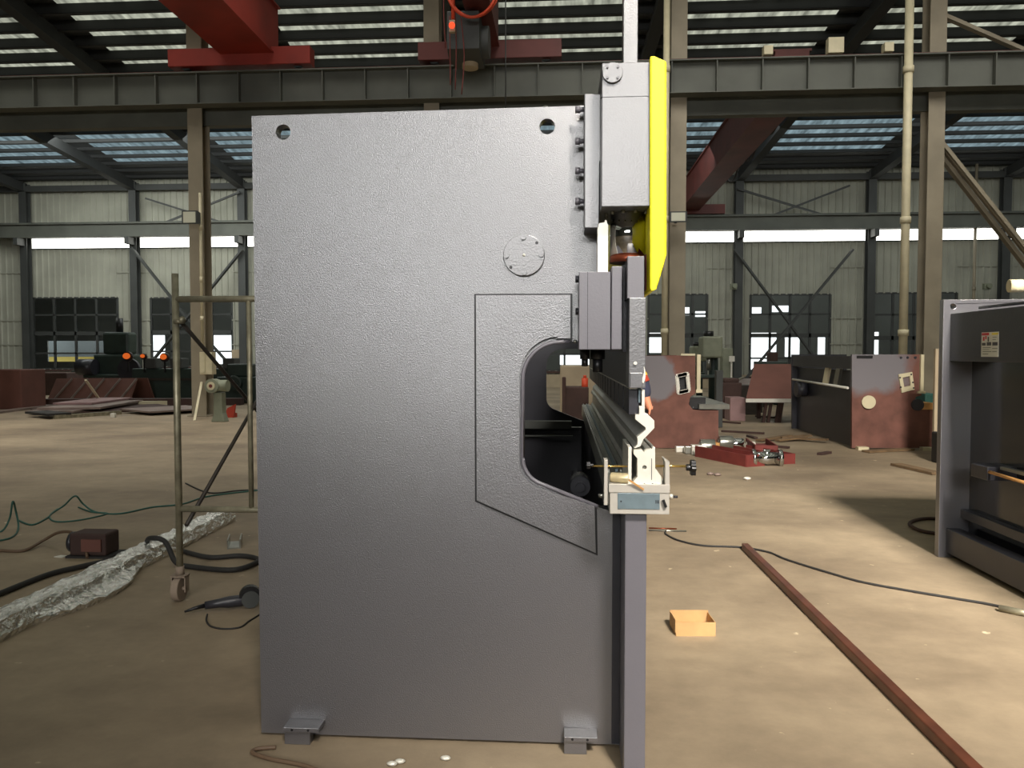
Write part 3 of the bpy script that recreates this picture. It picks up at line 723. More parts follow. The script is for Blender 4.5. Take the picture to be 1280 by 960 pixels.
# loose things on the holder
a = W(765, 604, YE-.0); b = W(786, 604, YE)
zc = tb[5]+.018
tag(MB().cyl((W(764, 598, YE).x, YE+.02, zc), (W(786.5, 598, YE).x, YE+.0, zc), .0175, 24).cyl((W(763, 598, YE).x, YE+.02, zc), (W(765.5, 598, YE).x, YE+.02, zc), .012, 24).build('brass_roller', 'pbrass', bevel=.003),
    'small brassy roller lying on the pale tool holder', 'roller')
a = W(786, 600, YE-.05); b = W(805, 612.5, YE-.05)
tag(MB().bar((a.x, YE-.046, a.z), (b.x, YE-.040, b.z), .006, .006).build('wooden_stick', 'wood'), 'thin wooden stick leaning over the front of tool holder', 'stick')

# ================================================================== PERSON (worker behind the far end of the ram)
def person(loc):
    x, y, z = loc
    V = {'pel': (0, 0, .98, .14), 'bel': (0, 0, 1.12, .135), 'che': (0, 0, 1.34, .15), 'nek': (0, 0, 1.49, .058), 'hd0': (0, -.01, 1.58, .075), 'hd1': (0, -.015, 1.68, .085),
         'hl': (-.07, .06, .9, .095), 'kl': (-.07, .05, .5, .062), 'al': (-.07, .08, .1, .045), 'tl': (.05, .06, .05, .04),
         'hr': (.07, -.06, .9, .095), 'kr': (.1, -.06, .5, .062), 'ar': (.04, -.08, .1, .045), 'tr': (.17, -.08, .05, .04),
         'sl': (0, .17, 1.40, .06), 'el': (.04, .2, 1.13, .045), 'wl': (.1, .16, .92, .032),
         'sr': (.08, -.17, 1.40, .06), 'er': (.175, -.2, 1.2, .046), 'wr': (.19, -.2, 1.09, .036)}
    E = [('pel', 'bel'), ('bel', 'che'), ('che', 'nek'), ('nek', 'hd0'), ('hd0', 'hd1'), ('pel', 'hl'), ('hl', 'kl'), ('kl', 'al'), ('al', 'tl'), ('pel', 'hr'), ('hr', 'kr'), ('kr', 'ar'), ('ar', 'tr'),
         ('che', 'sl'), ('sl', 'el'), ('el', 'wl'), ('che', 'sr'), ('sr', 'er'), ('er', 'wr')]
    ks = list(V)
    def skin(name, ks, E, rad, m, parent, inflate=0):
        me = bpy.data.meshes.new(name); me.from_pydata([V[k][:3] for k in ks], [(ks.index(a), ks.index(b)) for a, b in E], [])
        o = bpy.data.objects.new(name, me); COL.objects.link(o)
        sk = o.modifiers.new('skin', 'SKIN'); sk.use_smooth_shade = True
        if not me.skin_vertices: pass
        for i, k in enumerate(ks):
            me.skin_vertices[0].data[i].radius = (rad(k), rad(k)); me.skin_vertices[0].data[i].use_root = (i == 0)
        sb_ = o.modifiers.new('sub', 'SUBSURF'); sb_.levels = 2; sb_.render_levels = 2
        me.materials.append(M[m]);
        if parent: o.parent = parent
        return o
    def mk(name, ks, E, rad, m, parent):
        me = bpy.data.meshes.new(name); me.from_pydata([V[k][:3] for k in ks], [(ks.index(a), ks.index(b)) for a, b in E], [])
        o = bpy.data.objects.new(name, me); COL.objects.link(o)
        bm = bmesh.new(); bm.from_mesh(me); lay = bm.verts.layers.skin.verify(); bm.verts.ensure_lookup_table()
        for i, k in enumerate(ks): bm.verts[i][lay].radius = (rad(k), rad(k)); bm.verts[i][lay].use_root = (i == 0)
        bm.to_mesh(me); bm.free()
        sk = o.modifiers.new('skin', 'SKIN'); sk.use_smooth_shade = True
        sb_ = o.modifiers.new('sub', 'SUBSURF'); sb_.levels = 2; sb_.render_levels = 2
        me.materials.append(M[m])
        if parent: o.parent = parent
        return o
    # hands: palm + fingers on each wrist
    for s, w in (('l', 'wl'), ('r', 'wr')):
        wx, wy, wz, _ = V[w]
        V['pm'+s] = (wx+.02, wy, wz-.06, .034); E.append((w, 'pm'+s))
        for k in range(4):
            fy = wy-.03+.02*k; L = (.06, .075, .07, .055)[k]
            V['f%d%s' % (k, s)] = (wx+.03, fy, wz-.10, .010); V['g%d%s' % (k, s)] = (wx+.022, fy, wz-.10-L*.6, .009)
            E += [('pm'+s, 'f%d%s' % (k, s)), ('f%d%s' % (k, s), 'g%d%s' % (k, s))]
        V['th'+s] = (wx+.055, wy-.03, wz-.085, .010); E.append(('pm'+s, 'th'+s))
    ks = list(V)
    body = mk('person', ks, E, lambda k: V[k][3], 'skin', None)
    body.location = (x, y, z)
    up = ['che', 'bel', 'pel', 'nek', 'sl', 'el', 'wl', 'sr', 'er', 'wr']
    V2 = dict(V)
    mk('jacket', up[:3]+['sl', 'el', 'wl', 'sr', 'er', 'wr'], [e for e in E if all(q in up and q != 'nek' for q in e)], lambda k: V[k][3]+.016, 'navy', body)
    lo = ['pel', 'hl', 'kl', 'al', 'hr', 'kr', 'ar']
    mk('trousers', lo, [e for e in E if all(q in lo for q in e)], lambda k: V[k][3]+.018, 'navy', body)
    hx, hy, hz, _ = V['hd1']
    MB().sphere((hx-.012, hy, hz+.025), .098, 16, (1, .92, 1)).build('hair', 'rubber', body)
    MB().tube([(hx+.07, hy, hz-.02), (hx+.103, hy, hz-.055), (hx+.085, hy, hz-.065)], [.008, .014, .01], 8).build('nose', 'skin', body)
    for s in (-1, 1): MB().sphere((hx+.078, hy+s*.032, hz-.015), .011, 8).build('eye', 'white', body)
    MB().box(hx+.07, hx+.088, hy-.022, hy+.022, hz-.092, hz-.085).build('mouth', 'redp', body)
    for s in (-1, 1): MB().sphere((hx-.01, hy+s*.09, hz-.03), .025, 8, (.7, .4, 1.1)).build('ear', 'skin', body)
    # red and yellow band on the upper sleeve
    MB().cyl((.158, -.195, 1.235), (.135, -.187, 1.285), .07, 20).build('sleeve_band', 'redcl', body, .005)
    MB().cyl((.135, -.187, 1.285), (.122, -.183, 1.315), .073, 20).build('sleeve_trim', 'yelcl', body, .005)
    return body
p = W(800, 443, 7.25)
per = person((p.x-.15, 7.25, 0)); tag(per, 'person in navy workwear standing past the far end of the press', 'person')

# ================================================================== SCAFFOLD
YS = 4.5; r = .02
def S(px, py, Y=YS): return W(px, py, Y)
sx = S(223, 600).x; xm = S(312.5, 500).x; xr = sx+1.0; zt = S(222, 342).z
sc = empty('scaffold', (sx, YS, 0), 'mobile tube scaffold tower on castors beside the grey press', 'scaffold')
def scp(mb, name, m, **k): o = mb.build(name, m, None, 0, **k); adopt(sc, o); return o
zlo, ztop = S(225, 636).z, S(222, 374).z
for (x, Y) in ((sx, YS), (xr, YS), (sx, YS+1.75), (xr, YS+1.75)):
    scp(MB().cyl((x, Y, .17), (x, Y, zt), .0205, 14), 'post', 'galv')
for Y in (YS, YS+1.75):
    scp(MB().cyl((sx, Y, ztop), (xr, Y, ztop), .019, 12), 'rail', 'galv'); scp(MB().cyl((sx, Y, zlo), (xr, Y, zlo), .019, 12), 'rail', 'galv')
    scp(MB().cyl((xm, Y, zlo), (xm, Y, ztop), .015, 12), 'inner_tube', 'galv'); scp(MB().cyl((xr-.2, Y, zlo), (xr-.2, Y, ztop), .015, 12), 'inner_tube', 'galv')
for x in (sx, xr):
    scp(MB().cyl((x+.03, YS, 1.70), (x+.03, YS+1.75, .74), .013, 10), 'cross_brace', 'darkpipe'); scp(MB().cyl((x+.045, YS, .46), (x+.045, YS+1.75, 1.56), .013, 10), 'cross_brace', 'darkpipe')
for (x, Y) in ((sx, YS), (xr, YS), (sx, YS+1.75), (xr, YS+1.75)):
    cs = scp(MB().cyl((x, Y, .155), (x, Y, .21), .026, 14).cyl((x, Y, .15), (x, Y, .158), .05, 16).box(x-.045, x-.038, Y-.025, Y+.025, .055, .155).box(x+.038, x+.045, Y-.025, Y+.025, .055, .155).box(x-.045, x+.045, Y-.035, Y+.035, .145, .155), 'castor_fork', 'caster')
    w_ = MB().cyl((x-.022, Y-.01, .075), (x+.022, Y-.01, .075), .074, 24).cyl((x-.045, Y-.01, .075), (x+.045, Y-.01, .075), .012, 10)
    w = w_.build('wheel', 'caster', None, .006); w.parent = cs; w.matrix_parent_inverse = Matrix.Identity(4)
sp = S(235, 402); scp(MB().cyl((sx, YS-.02, sp.z), (sx+.06, YS-.02, sp.z), .014, 10).sphere((sx+.05, YS-.02, sp.z+.01), .022, 8), 'brace_pin', 'galv')

# ================================================================== LEFT FLOOR THINGS
def crumple(o, amt, seed=1, sub=0):
    rnd = random.Random(seed)
    for v in o.data.vertices: v.co += Vector((rnd.uniform(-amt, amt), rnd.uniform(-amt, amt), rnd.uniform(-amt, amt)))
def foil_beam(xa, ya, xb_, yb, w, h, name, seed, lump=None):
    mb = MB(); n = 90; rnd = random.Random(seed); rings = []
    for k in range(n+1):
        t = k/n; x = xa+(xb_-xa)*t; y = ya+(yb-ya)*t; ring = []
        base = [(-w/2, .0), (-w/2, h*.5), (-w/2, h), (-w*.15, h*1.0), (0, h*.9), (w*.15, h*1.0), (w/2, h), (w/2+.01, h*.6), (w/2+.02, h*.3), (w/2+.01, 0)]
        for (dx, dz) in base:
            j = .009 if dz > 0 else 0
            e = 0
            if lump and lump[0] < t < lump[1] and dx > 0: e = lump[2]*math.sin(PI*(t-lump[0])/(lump[1]-lump[0]))*(1.6 if dz < h*.6 else .4)
            ring.append(mb.bm.verts.new((x+dx+e+rnd.uniform(-j, j), y+rnd.uniform(-j, j), max(0, dz+rnd.uniform(-j, j)))))
        rings.append(ring)
    for A, B in zip(rings, rings[1:]):
        for k in range(len(A)-1): mb.bm.faces.new((A[k], A[k+1], B[k+1], B[k]))
        mb.bm.faces.new((A[-1], A[0], B[0], B[-1]))
    mb.bm.faces.new(rings[0]); mb.bm.faces.new(rings[-1][::-1])
    return mb.build(name, 'foil')
ga, gb_ = G(290, 652), G(0, 800)
fb = foil_beam(ga.x-.07, ga.y+.05, gb_.x-.04, 2.2, .15, .11, 'foil_wrapped_beam', 3, (.36, .6, .09))
tag(fb, 'long beam wrapped in crumpled silver foil lying on the floor', 'wrapped beam')
# thick dark hose draped over the foil
pts = [(-3.3, 5.2, .02), (-3.12, 5.35, .1), (-2.98, 5.45, .165), (-2.83, 5.42, .15), (-2.74, 5.35, .03), (-2.5, 5.35, .02)]
g1 = [G(240, 712), G(290, 716), G(318, 708), G(322, 702), G(300, 698), G(262, 700), G(228, 692), G(196, 686)]
g0 = [G(-60, 772), G(0, 746), G(60, 722), G(100, 712), G(150, 700)]  # this hose run also stands in for the shadow line behind the foil
pts = [(*g.xy, .02) for g in g0]+[(*G(180, 690).xy, .05)]+[(-3.0, 5.35, .165), (-2.86, 5.3, .155), (-2.74, 5.22, .03)]+[(*g.xy, .02) for g in g1[:-1]]
tag(MB().tube(smooth_path(pts, 8), .018, 10).build('thick_hose', 'rubber'), 'thick dark hose looped over the silver foil beam', 'hose')
# green cables
def cable(pix, rr, m, label, name='cable', lifts=None, grp=None):
    pts = []
    for i, q in enumerate(pix):
        z = rr+(q[2] if len(q) > 2 else 0); w = G(q[0], q[1], z); pts.append(w)
    return tag(MB().tube(smooth_path(pts, 8), rr, 8).build(name, m), label, 'cable', grp)
cable([(-20, 668), (2, 664), (12, 648, .1), (16, 627, .25), (20, 640, .12), (23, 660), (14, 672), (-15, 678)], .008, 'green', 'green cable standing up in a narrow loop at the floor edge')
cable([(22, 650), (40, 656), (58, 648), (66, 641), (80, 632, .05), (94, 620, .16), (104, 630, .06), (120, 640), (150, 642), (190, 634), (228, 630), (262, 620), (330, 612)], .008, 'green', 'green cable with a raised kink running behind the scaffold')
cable([(98, 634), (115, 640), (134, 642), (100, 650), (70, 652), (62, 645), (72, 636)], .007, 'green', 'slack green cable loop beside the motor')
cable([(232, 604), (262, 616), (300, 613), (340, 612)], .008, 'rubber', 'dark cable behind the scaffold post, meeting the press', 'cable')
cable([(-20, 688), (0, 688), (30, 688), (55, 675, .03), (72, 666, .1), (88, 665, .14), (100, 672, .12), (107, 684, .06), (109, 697)], .012, 'brown', 'pale brown cable arching over the small motor')
# motor on a base
a = G(83, 698); mx, my = a.x+.13, a.y+.1
t = empty('electric_motor', (mx, my, 0), 'small brown electric motor by the green cables', 'motor')
adopt(t, MB().box(mx-.12, mx+.16, my-.08, my+.1, .015, .18).build('housing', 'rustd', bevel=.015),
      MB().cyl((mx-.15, my, .1), (mx-.12, my, .1), .075, 24).build('end_bell', 'dark'),
      MB().cyl((mx-.165, my-.02, .08), (mx-.15, my-.02, .08), .028, 12).build('terminal', 'copper'),
      MB().box(mx-.02, mx+.13, my-.095, my-.08, .05, .14).build('rating_plate', 'rust'),
      MB().box(mx-.14, mx+.2, my-.1, my+.12, 0, .016).build('base_plate', 'rubber'))
p = G(76, 696); tag(MB().prism([(p.x-.04, p.y-.02), (p.x+.03, p.y-.03), (p.x+.045, p.y+.02), (p.x-.02, p.y+.03)], 'z', 0, .006).build('paper_scrap', 'white'), 'white paper scrap beside the small motor', 'paper')
# channel offcut
p = G(290, 684); o = MB()
pts = [(-.05, 0), (.05, 0), (.05, .07), (.04, .07), (.04, .01), (-.04, .01), (-.04, .07), (-.05, .07)]
o.prism(pts, 'y', -.11, .11); o = o.build('channel_offcut', 'steel'); o.location = (p.x, p.y+.05, 0); o.rotation_euler = (0, 0, .35)
tag(o, 'short steel channel offcut lying near the end of foil beam', 'offcut')
# angle grinder
p = G(286, 762)
t = empty('angle_grinder', (p.x, p.y, 0), 'black angle grinder lying on the floor beside the press', 'angle grinder'); t.rotation_euler = (0, 0, .45)
def lp(mb, name, m, bev=0): return mb.build(name, m, t, bev)
lp(MB().tube([(-.13, 0, .04), (-.05, 0, .045), (.0, 0, .045), (.07, 0, .045), (.085, 0, .045)], [.022, .026, .034, .034, .03], 14), 'body', 'dark', .0)
lp(MB().tube([(.08, 0, .045), (.13, 0, .05), (.15, 0, .05)], [.03, .036, .026], 14), 'gear_head', 'steel')
lp(MB().cyl((.12, -.03, .055), (.12, -.036, .055), .05, 28), 'grinding_disc', 'dcol')
o_ = MB().prism([(.12+.062*math.cos(q*PI/10), .07+.062*math.sin(q*PI/10)) for q in range(11)], 'y', -.03, .02); lp(o_, 'guard', 'black')
lp(MB().tube([(-.13, 0, .04), (-.19, 0, .03), (-.24, -.01, .02)], [.014, .01, .006], 10), 'cord_grip', 'black')
cable([(259, 768), (258, 776), (264, 783), (280, 786), (300, 784), (312, 776), (330, 765)], .005, 'rubber', 'thin black cord of the angle grinder curling to the press', 'power_cord')
cable([(345, 934), (322, 936), (316, 941), (340, 949), (380, 957), (430, 975)], .008, 'brown', 'thin brown cable curving round the front foot of the press')
for i, (px, py) in enumerate(((500, 954), (557, 950), (490, 957))):
    p = G(px, py); tag(MB().sphere((p.x, p.y, .008), .016, 8, (1.3, .8, .5)).build('paper_scrap', 'white'), 'white crumb of litter on the floor under the press edge', 'litter', 'white crumbs under the press')

# ================================================================== RIGHT FLOOR THINGS
# cardboard tray
bxa = G(844, 796); bxb = G(892, 793); 
o = empty('cardboard_box', ((bxa.x+bxb.x)/2, bxa.y+.1, 0), 'open shallow cardboard box lying on the sunlit floor', 'box'); o.rotation_euler = (0, 0, .06)
w, dd, h = (bxb.x-bxa.x)/2, .085, .075
def cb(mb, n_): return mb.build(n_, 'card', o, 0)
cb(MB().box(-w, w, -dd, dd, 0, .004), 'bottom'); cb(MB().box(-w, w, -dd, -dd+.004, .004, h), 'front_wall'); cb(MB().box(-w, w, dd-.004, dd, .004, h+.01), 'rear_wall')
cb(MB().box(-w, -w+.004, -dd+.004, dd-.004, .004, h), 'side_wall'); cb(MB().box(w-.004, w, -dd+.004, dd-.004, .004, h), 'side_wall')
cb(MB().box(-w-.004, -w, -dd, dd-.03, .02, h+.012), 'flap')
# square tube
a = G(931, 687); b = G(1212, 968)
tag(MB().bar((a.x, a.y, .025), (a.x+(b.x-a.x)*1.15, a.y+(b.y-a.y)*1.15, .025), .05, .05).build('square_tube', 'tubebr', bevel=.005), 'long brown square steel tube lying across the floor', 'steel tube')
cable([(832, 664), (833, 668), (850, 676), (880, 682), (925, 684), (960, 690), (985, 700), (1040, 717), (1080, 728), (1140, 739), (1200, 749), (1245, 757), (1300, 772)], .008, 'rubber', 'long thin dark cable snaking past the square tube')
for i, (q0, q1, rr, m) in enumerate((((811, 660), (846, 661), .006, 'copper'), ((811, 663), (858, 664), .007, 'steel'))):
    a = G(*q0, rr); b = G(*q1, rr); tag(MB().cyl(a, b, rr, 8).build('thin_rod', m), ['thin copper-coloured rod on the floor beside the press', 'thin steel rod on the floor beside the press'][i], 'rod')
a = G(1249, 760, .02); b = G(1300, 770, .02); tag(MB().cyl(a, b, .02, 12).build('pipe_offcut', 'galv'), 'grey pipe offcut lying on the cable near the dark press', 'pipe')
cable([(1178, 668), (1150, 663), (1137, 655), (1145, 650), (1160, 648), (1178, 649)], .015, 'rustd', 'brown hose loop on the floor beside the dark press')
for i, (px, py, L, an, m, lb) in enumerate(((1118, 583, .9, -.5, 'plank', 'dirty wooden plank lying nearest to the dark press'), (1098, 566, 1.7, .05, 'plank', 'long dirty plank in front of the primer-coated press'))):
    if i == 0: a, b = G(1120, 582), G(1172, 594)
    else: a, b = G(1082, 566), G(1138, 563)
    tag(MB().bar((a.x, a.y, .02), (b.x, b.y, .02), .16, .03).build('wooden_plank', m), lb, 'plank')
for i, (px, py, pxb, pyb, lb) in enumerate(((902, 540, 955, 543, 'dark bar lying beyond the red beams'), (935, 546, 945, 549, 'short dark block beyond the red beams'), (900, 528, 925, 530, 'thin dark strip nearest the brown table'), (965, 559, 986, 561, 'thin strip lying beside the rag heap'), (1024, 569, 1037, 567, 'tiny dark offcut alone on the bare floor'), (945, 521, 968, 523, 'dark strip under the brown sheet table'))):
    a, b = G(px, py), G(pxb, pyb); tag(MB().bar((a.x, a.y, .02), (b.x, b.y, .02), .07, .035).build('scrap_bar', 'rustd'), lb, 'scrap bar', 'dark scrap bars on the floor')
# rag heap
p = G(980, 551)
o = MB(); rnd = random.Random(5)
for k in range(5): o.bar((p.x-.5+rnd.random()*.7, p.y+rnd.uniform(-.4, .4), .03), (p.x+rnd.random()*.7, p.y+rnd.uniform(-.4, .4), .06), .12, .03)
tag(o.build('scrap_heap', 'plank'), 'low heap of pale scrap strips on floor by the dark press', 'scrap heap', kind='stuff')
# plastic scraps and paper
for i, (px, py) in enumerate(((888, 594), (897, 595), (934, 600))):
    p = G(px, py); tag(MB().sphere((p.x, p.y, .02), .04, 8, (1.2, .8, .5)).build('plastic_scrap', 'white' if i == 2 else 'junk'), ['crumpled plastic scrap on the floor near the adjuster knob', 'second crumpled plastic scrap just beside the first', 'white scrap alone on the floor beyond the knob'][i], 'litter')
# dropped red beams
def redbeam(pa, pb_, w, h, lb, z=0):
    a, b = G(*pa), G(*pb_); o = MB(); A = Vector((a.x, a.y, z+h/2)); B = Vector((b.x, b.y, z+h/2))
    o.bar(A, B, w, .02); d_ = (B-A).normalized(); s = d_.cross(Vector((0, 0, 1)))*(w/2)
    o.bar(A+s, B+s, .02, h); o.bar(A-s, B-s, .02, h)
    e_ = (B-A).normalized()*.01; o.bar(B-e_, B+e_, w, h)
    return tag(o.build('red_beam', 'redp'), lb, 'beam', 'red primed beams on the floor')
redbeam((880, 570), (944, 583), .3, .16, 'red steel beam lying nearest, its square end toward the press')
redbeam((925, 568), (985, 580), .22, .14, 'red steel beam ending beside the silver valve')
redbeam((945, 562), (958, 572), .3, .18, 'short red steel block behind the silver valve')
p = G(958, 582)
tag(MB().cyl((p.x-.17, p.y, .1), (p.x+.17, p.y, .1), .085, 20).cyl((p.x-.2, p.y, .1), (p.x-.15, p.y, .1), .12, 20).cyl((p.x+.15, p.y, .1), (p.x+.2, p.y, .1), .12, 20).cyl((p.x, p.y, .1), (p.x, p.y, .22), .05, 12).build('valve_body', 'chrome'), 'shiny silver flanged valve leaning on the red beam', 'valve')
parts = [(850, 565, 'box', 'white'), (863, 567, 'box', 'steel'), (873, 568, 'box', 'white'), (882, 562, 'cyl', 'steel'), (893, 562, 'box', 'wood'), (907, 562, 'cyl', 'steel'), (914, 561, 'cyl', 'brass'), (922, 562, 'cyl', 'chrome'), (884, 567, 'cyl', 'steel'), (938, 563, 'cyl', 'white')]
for i, (px, py, k, m) in enumerate(parts):
    p = G(px, py); s = .07+.02*(i % 3)
    if k == 'box': o = MB().box(p.x-s, p.x+s, p.y-s*.8, p.y+s*.8, 0, s*1.3)
    else: o = MB().cyl((p.x-s, p.y, s), (p.x+s, p.y, s), s, 16).cyl((p.x-s-.02, p.y, s), (p.x-s, p.y, s), s*.6, 12)
    tag(o.build('metal_fitting', m, bevel=.01), 'small metal fitting among the loose parts by the red beams', 'metal part', 'loose metal fittings by the red beams')

# ================================================================== UNFINISHED PRESS A (just behind the main press)
YA = 12.35
bl = [(765, 585)]
pmA = patch_mat('primer_with_grey_patch_a', (W(816, 472, YA).x, YA, W(814, 472, YA).z), .40, .04, 1.0, 1.0)
ua = empty('unfinished_press', (W(850, 560, YA).x, YA, 0), 'rust coloured unfinished press body with black square hole, next to the yellow guard', 'press brake', 'unfinished press bodies')
def ap(root, mb, name, m, bevel=0, **k): o = mb.build(name, m, None, bevel, **k); adopt(root, o); return o
outA = [(752, 446), (869, 444), (869, 492), (863, 496), (861, 505), (866, 512), (878, 513), (898, 513), (898, 560.5), (752, 560.5)]
holeA = [(846, 470), (859, 467), (861, 488), (848, 491)]
oz = px2(outA, YA); oz = [(x, max(z, .01)) for x, z in oz]
ap(ua, MB().prism([oz, px2(holeA, YA)], 'y', YA, YA+.06), 'side_plate', pmA)
ap(ua, MB().prism([[(x+.0, max(z, .01)) for x, z in px2(outA, YA)], px2(holeA, YA)], 'y', YA+2.0, YA+2.06), 'side_plate', 'rust')
o = MB(); hp = [W(x, y, YA) for x, y in holeA]
for i_ in range(4):
    a, b = hp[i_], hp[(i_+1) % 4]
    for k in range(6):
        t_ = (k+.5)/6; c_ = a.lerp(b, t_); o.box(c_.x-.028, c_.x+.028, YA-.02, YA+.001, c_.z-.028, c_.z+.028)
    if i_ in (1, 3): o.bar((a.x, YA-.008, a.z), (b.x, YA-.008, b.z), .02, .045, up=(0, 1, 0))
ap(ua, o, 'scraped_edge', 'white', label='bright machined edge around the black hole')
ap(ua, MB().box(*pbox((841, 462), (866, 495), YA+.1, YA+.14)), 'inner_box', 'black')
ap(ua, MB().box(*pbox((871, 443), (876, 489), YA-.04, YA+.08)).box(*pbox((870, 487), (878, 491), YA-.05, YA+.08)), 'guide_rail', 'cream')
ap(ua, MB().box(*pbox((851, 442), (869, 444.5), YA-.02, YA+.08)), 'top_pad', 'cream')
a = W(874, 503, YA); b = W(912, 510, YA)
ap(ua, MB().box(a.x, b.x, YA, YA+2.6, b.z-.02, a.z-.03), 'table', 'steel')
ap(ua, MB().box(*pbox((862, 497), (882, 511), YA+.1, YA+.3)), 'throat_block', 'black')
ap(ua, MB().box(*pbox((893, 513), (898, 560), YA+.06, YA+2.5)), 'front_panel', 'dark')
ap(ua, MB().box(W(752, 500, YA).x, W(865, 500, YA).x, YA+.06, YA+2.6, .02, .1), 'base_plate', 'rustd')
# UNFINISHED PRESS B
YBn = 12.45
cB = W(1090, 470, YBn)
pmB = patch_mat('primer_with_grey_patch_b', (W(1088, 456, YBn).x, YBn, W(1088, 456, YBn).z), .46, .08, .75, 1.0)
ub = empty('unfinished_press', (W(1115, 560, YBn).x, YBn, 0), 'unfinished press with grey upper half, pale round cover and cream square frame', 'press brake', 'unfinished press bodies')
outB = [(1065, 443), (1152, 443), (1152, 494), (1145, 496), (1141, 505), (1146, 512), (1166, 512), (1166, 560), (1065, 560)]
ap(ub, MB().prism([(x, max(z, .01)) for x, z in px2(outB, YBn)], 'y', YBn, YBn+.06), 'side_plate', pmB)
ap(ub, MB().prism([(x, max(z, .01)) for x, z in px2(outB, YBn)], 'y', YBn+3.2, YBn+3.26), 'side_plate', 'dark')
c = W(1085, 502.5, YBn); ap(ub, MB().cyl((c.x, YBn-.04, c.z), (c.x, YBn, c.z), .105, 32), 'round_cover', 'cream', label='pale round cover')
sq = [W(x, y, YBn-.02) for x, y in ((1123, 468), (1140, 465), (1143, 487), (1127, 491))]
sqi = [W(x, y, YBn-.02) for x, y in ((1128, 472), (1137, 470), (1138, 482), (1130, 484))]
ap(ub, MB().prism([[(p.x, p.z) for p in sq], [(p.x, p.z) for p in sqi]], 'y', YBn-.03, YBn), 'square_frame', 'cream', label='cream square frame')
for (px, py) in ((1125, 472), (1126, 484), (1139, 468), (1141, 478), (1142, 485)): 
    c = W(px, py, YBn-.03); ap(ub, MB().cyl((c.x, YBn-.036, c.z), (c.x, YBn-.03, c.z), .014, 8), 'bolt', 'dark')
for px in (1126, 1134.5, 1144): c = W(px, 447, YBn); ap(ub, MB().cyl((c.x, YBn-.01, c.z), (c.x, YBn, c.z), .02, 10), 'bolt', 'dark')
ap(ub, MB().box(*pbox((1150.5, 443), (1155.5, 490), YBn-.05, YBn+.1)).box(*pbox((1148, 489), (1157, 492), YBn-.06, YBn+.1)), 'guide_rail', 'cream')
ap(ub, MB().box(*pbox((1151, 504), (1170, 512), YBn-.02, YBn+3)), 'table', 'wood')
c = W(1146, 506, YBn); ap(ub, MB().cyl((c.x, YBn-.05, c.z), (c.x, YBn+.1, c.z), .09, 20), 'throat_roller', 'dark')
ap(ub, MB().box(*pbox((1071, 444.5), (1091, 448), YBn-.01, YBn)), 'lifting_slot', 'black')
for px in (1076, 1156): c = W(px, 557, YBn); ap(ub, MB().box(c.x-.08, c.x+.08, YBn-.12, YBn, .0, .05), 'foot', 'cream')
xB = W(1065, 500, YBn).x
ap(ub, MB().box(xB, xB+.08, YBn+.06, YBn+3.2, W(0, 460, YBn).z, W(0, 445, YBn).z), 'upper_rear_beam', 'dark')
ap(ub, MB().box(xB+.1, xB+.14, YBn+.06, YBn+3.2, .02, W(0, 462, YBn).z), 'rear_panel', 'dark')
ap(ub, MB().cyl((xB-.05, YBn+.05, W(0, 482, YBn).z), (xB-.05, YBn+3.0, W(0, 479, YBn).z), .02, 8), 'gauge_rail', 'white', label='bright gauge rail')
c = (xB-.02, YBn+2.6, W(0, 492, YBn).z); ap(ub, MB().cyl((c[0]-.08, c[1], c[2]), (c[0]+.1, c[1], c[2]), .14, 20), 'gauge_motor', 'dark')
for yy_, m in ((YBn+1.35, 'cream'), (YBn+.8, 'steel')): ap(ub, MB().bar((xB+.03, yy_, W(0, 482, YBn).z), (xB+.05, yy_-.1, W(0, 458, YBn).z), .05, .12), 'cross_rail', m)
# green box behind B and brown board
p = rect(1156, 492, 1172, 510, 14); tag(MB().box(p[0], p[1], 14, 14.6, 0, p[3]).build('green_cabinet', 'green', bevel=.02), 'dark green cabinet glimpsed between unfinished press and dark press', 'cabinet')
p = rect(1167, 436, 1176, 560, 11.2); tag(MB().box(p[0], p[1]+.35, 11.2, 11.25, 0, p[3]).build('tall_board', 'beige'), 'tall pale brown board standing behind the dark press edge', 'board')
p = rect(1168, 540, 1176, 552, 11.0); tag(MB().box(p[0], p[1]+.2, 10.9, 11.1, 0, p[3]).build('dark_block', 'rubber', bevel=.02), 'small black block at the foot of the pale board', 'block')

# ================================================================== DARK PRESS C (right edge)
YC2 = 5.84
X0 = W(1177, 500, YC2).x; XF = W(1186, 500, YC2).x
zt2 = W(1180, 374.5, YC2).z; pc_ = empty('press_brake', (X0+.5, YC2, 0), 'dark press brake with warning sticker cut off by the picture edge', 'press brake')
hole = circ(*px2([(1191.5, 383)], YC2)[0], .02, 20)
ap(pc_, MB().prism([[(X0, .0), (X0+1.3, 0), (X0+1.3, zt2), (X0, zt2)], hole], 'y', YC2, YC2+.06), 'side_plate', 'paint', .003)
zb1, zb0 = W(1186, 392, YC2).z, W(1186, 451.5, YC2).z
yend = 2.6
ap(pc_, MB().box(XF, XF+.1, yend, YC2, zb0, zb1).box(XF+.1, XF+.5, yend, YC2, zb1-.02, zb1), 'upper_beam', 'dark', .004)
zl1 = W(1186, 660, YC2).z
ap(pc_, MB().box(XF, XF+.1, yend, YC2, .04, zl1), 'lower_beam', 'dark', .004)
ap(pc_, MB().box(XF+.16, XF+.2, yend, YC2, .04, zb0), 'rear_panel', 'glossd')
ap(pc_, MB().prism([(X0, .0), (X0+1.3, 0), (X0+1.3, zt2), (X0, zt2)], 'y', yend-.06, yend), 'side_plate', 'paint', .003)
ap(pc_, MB().box(XF+.1, XF+.9, yend, YC2, .3, .36), 'shelf', 'dark')
a = WX(1219, 595, XF); b = WX(1240, 584, XF)
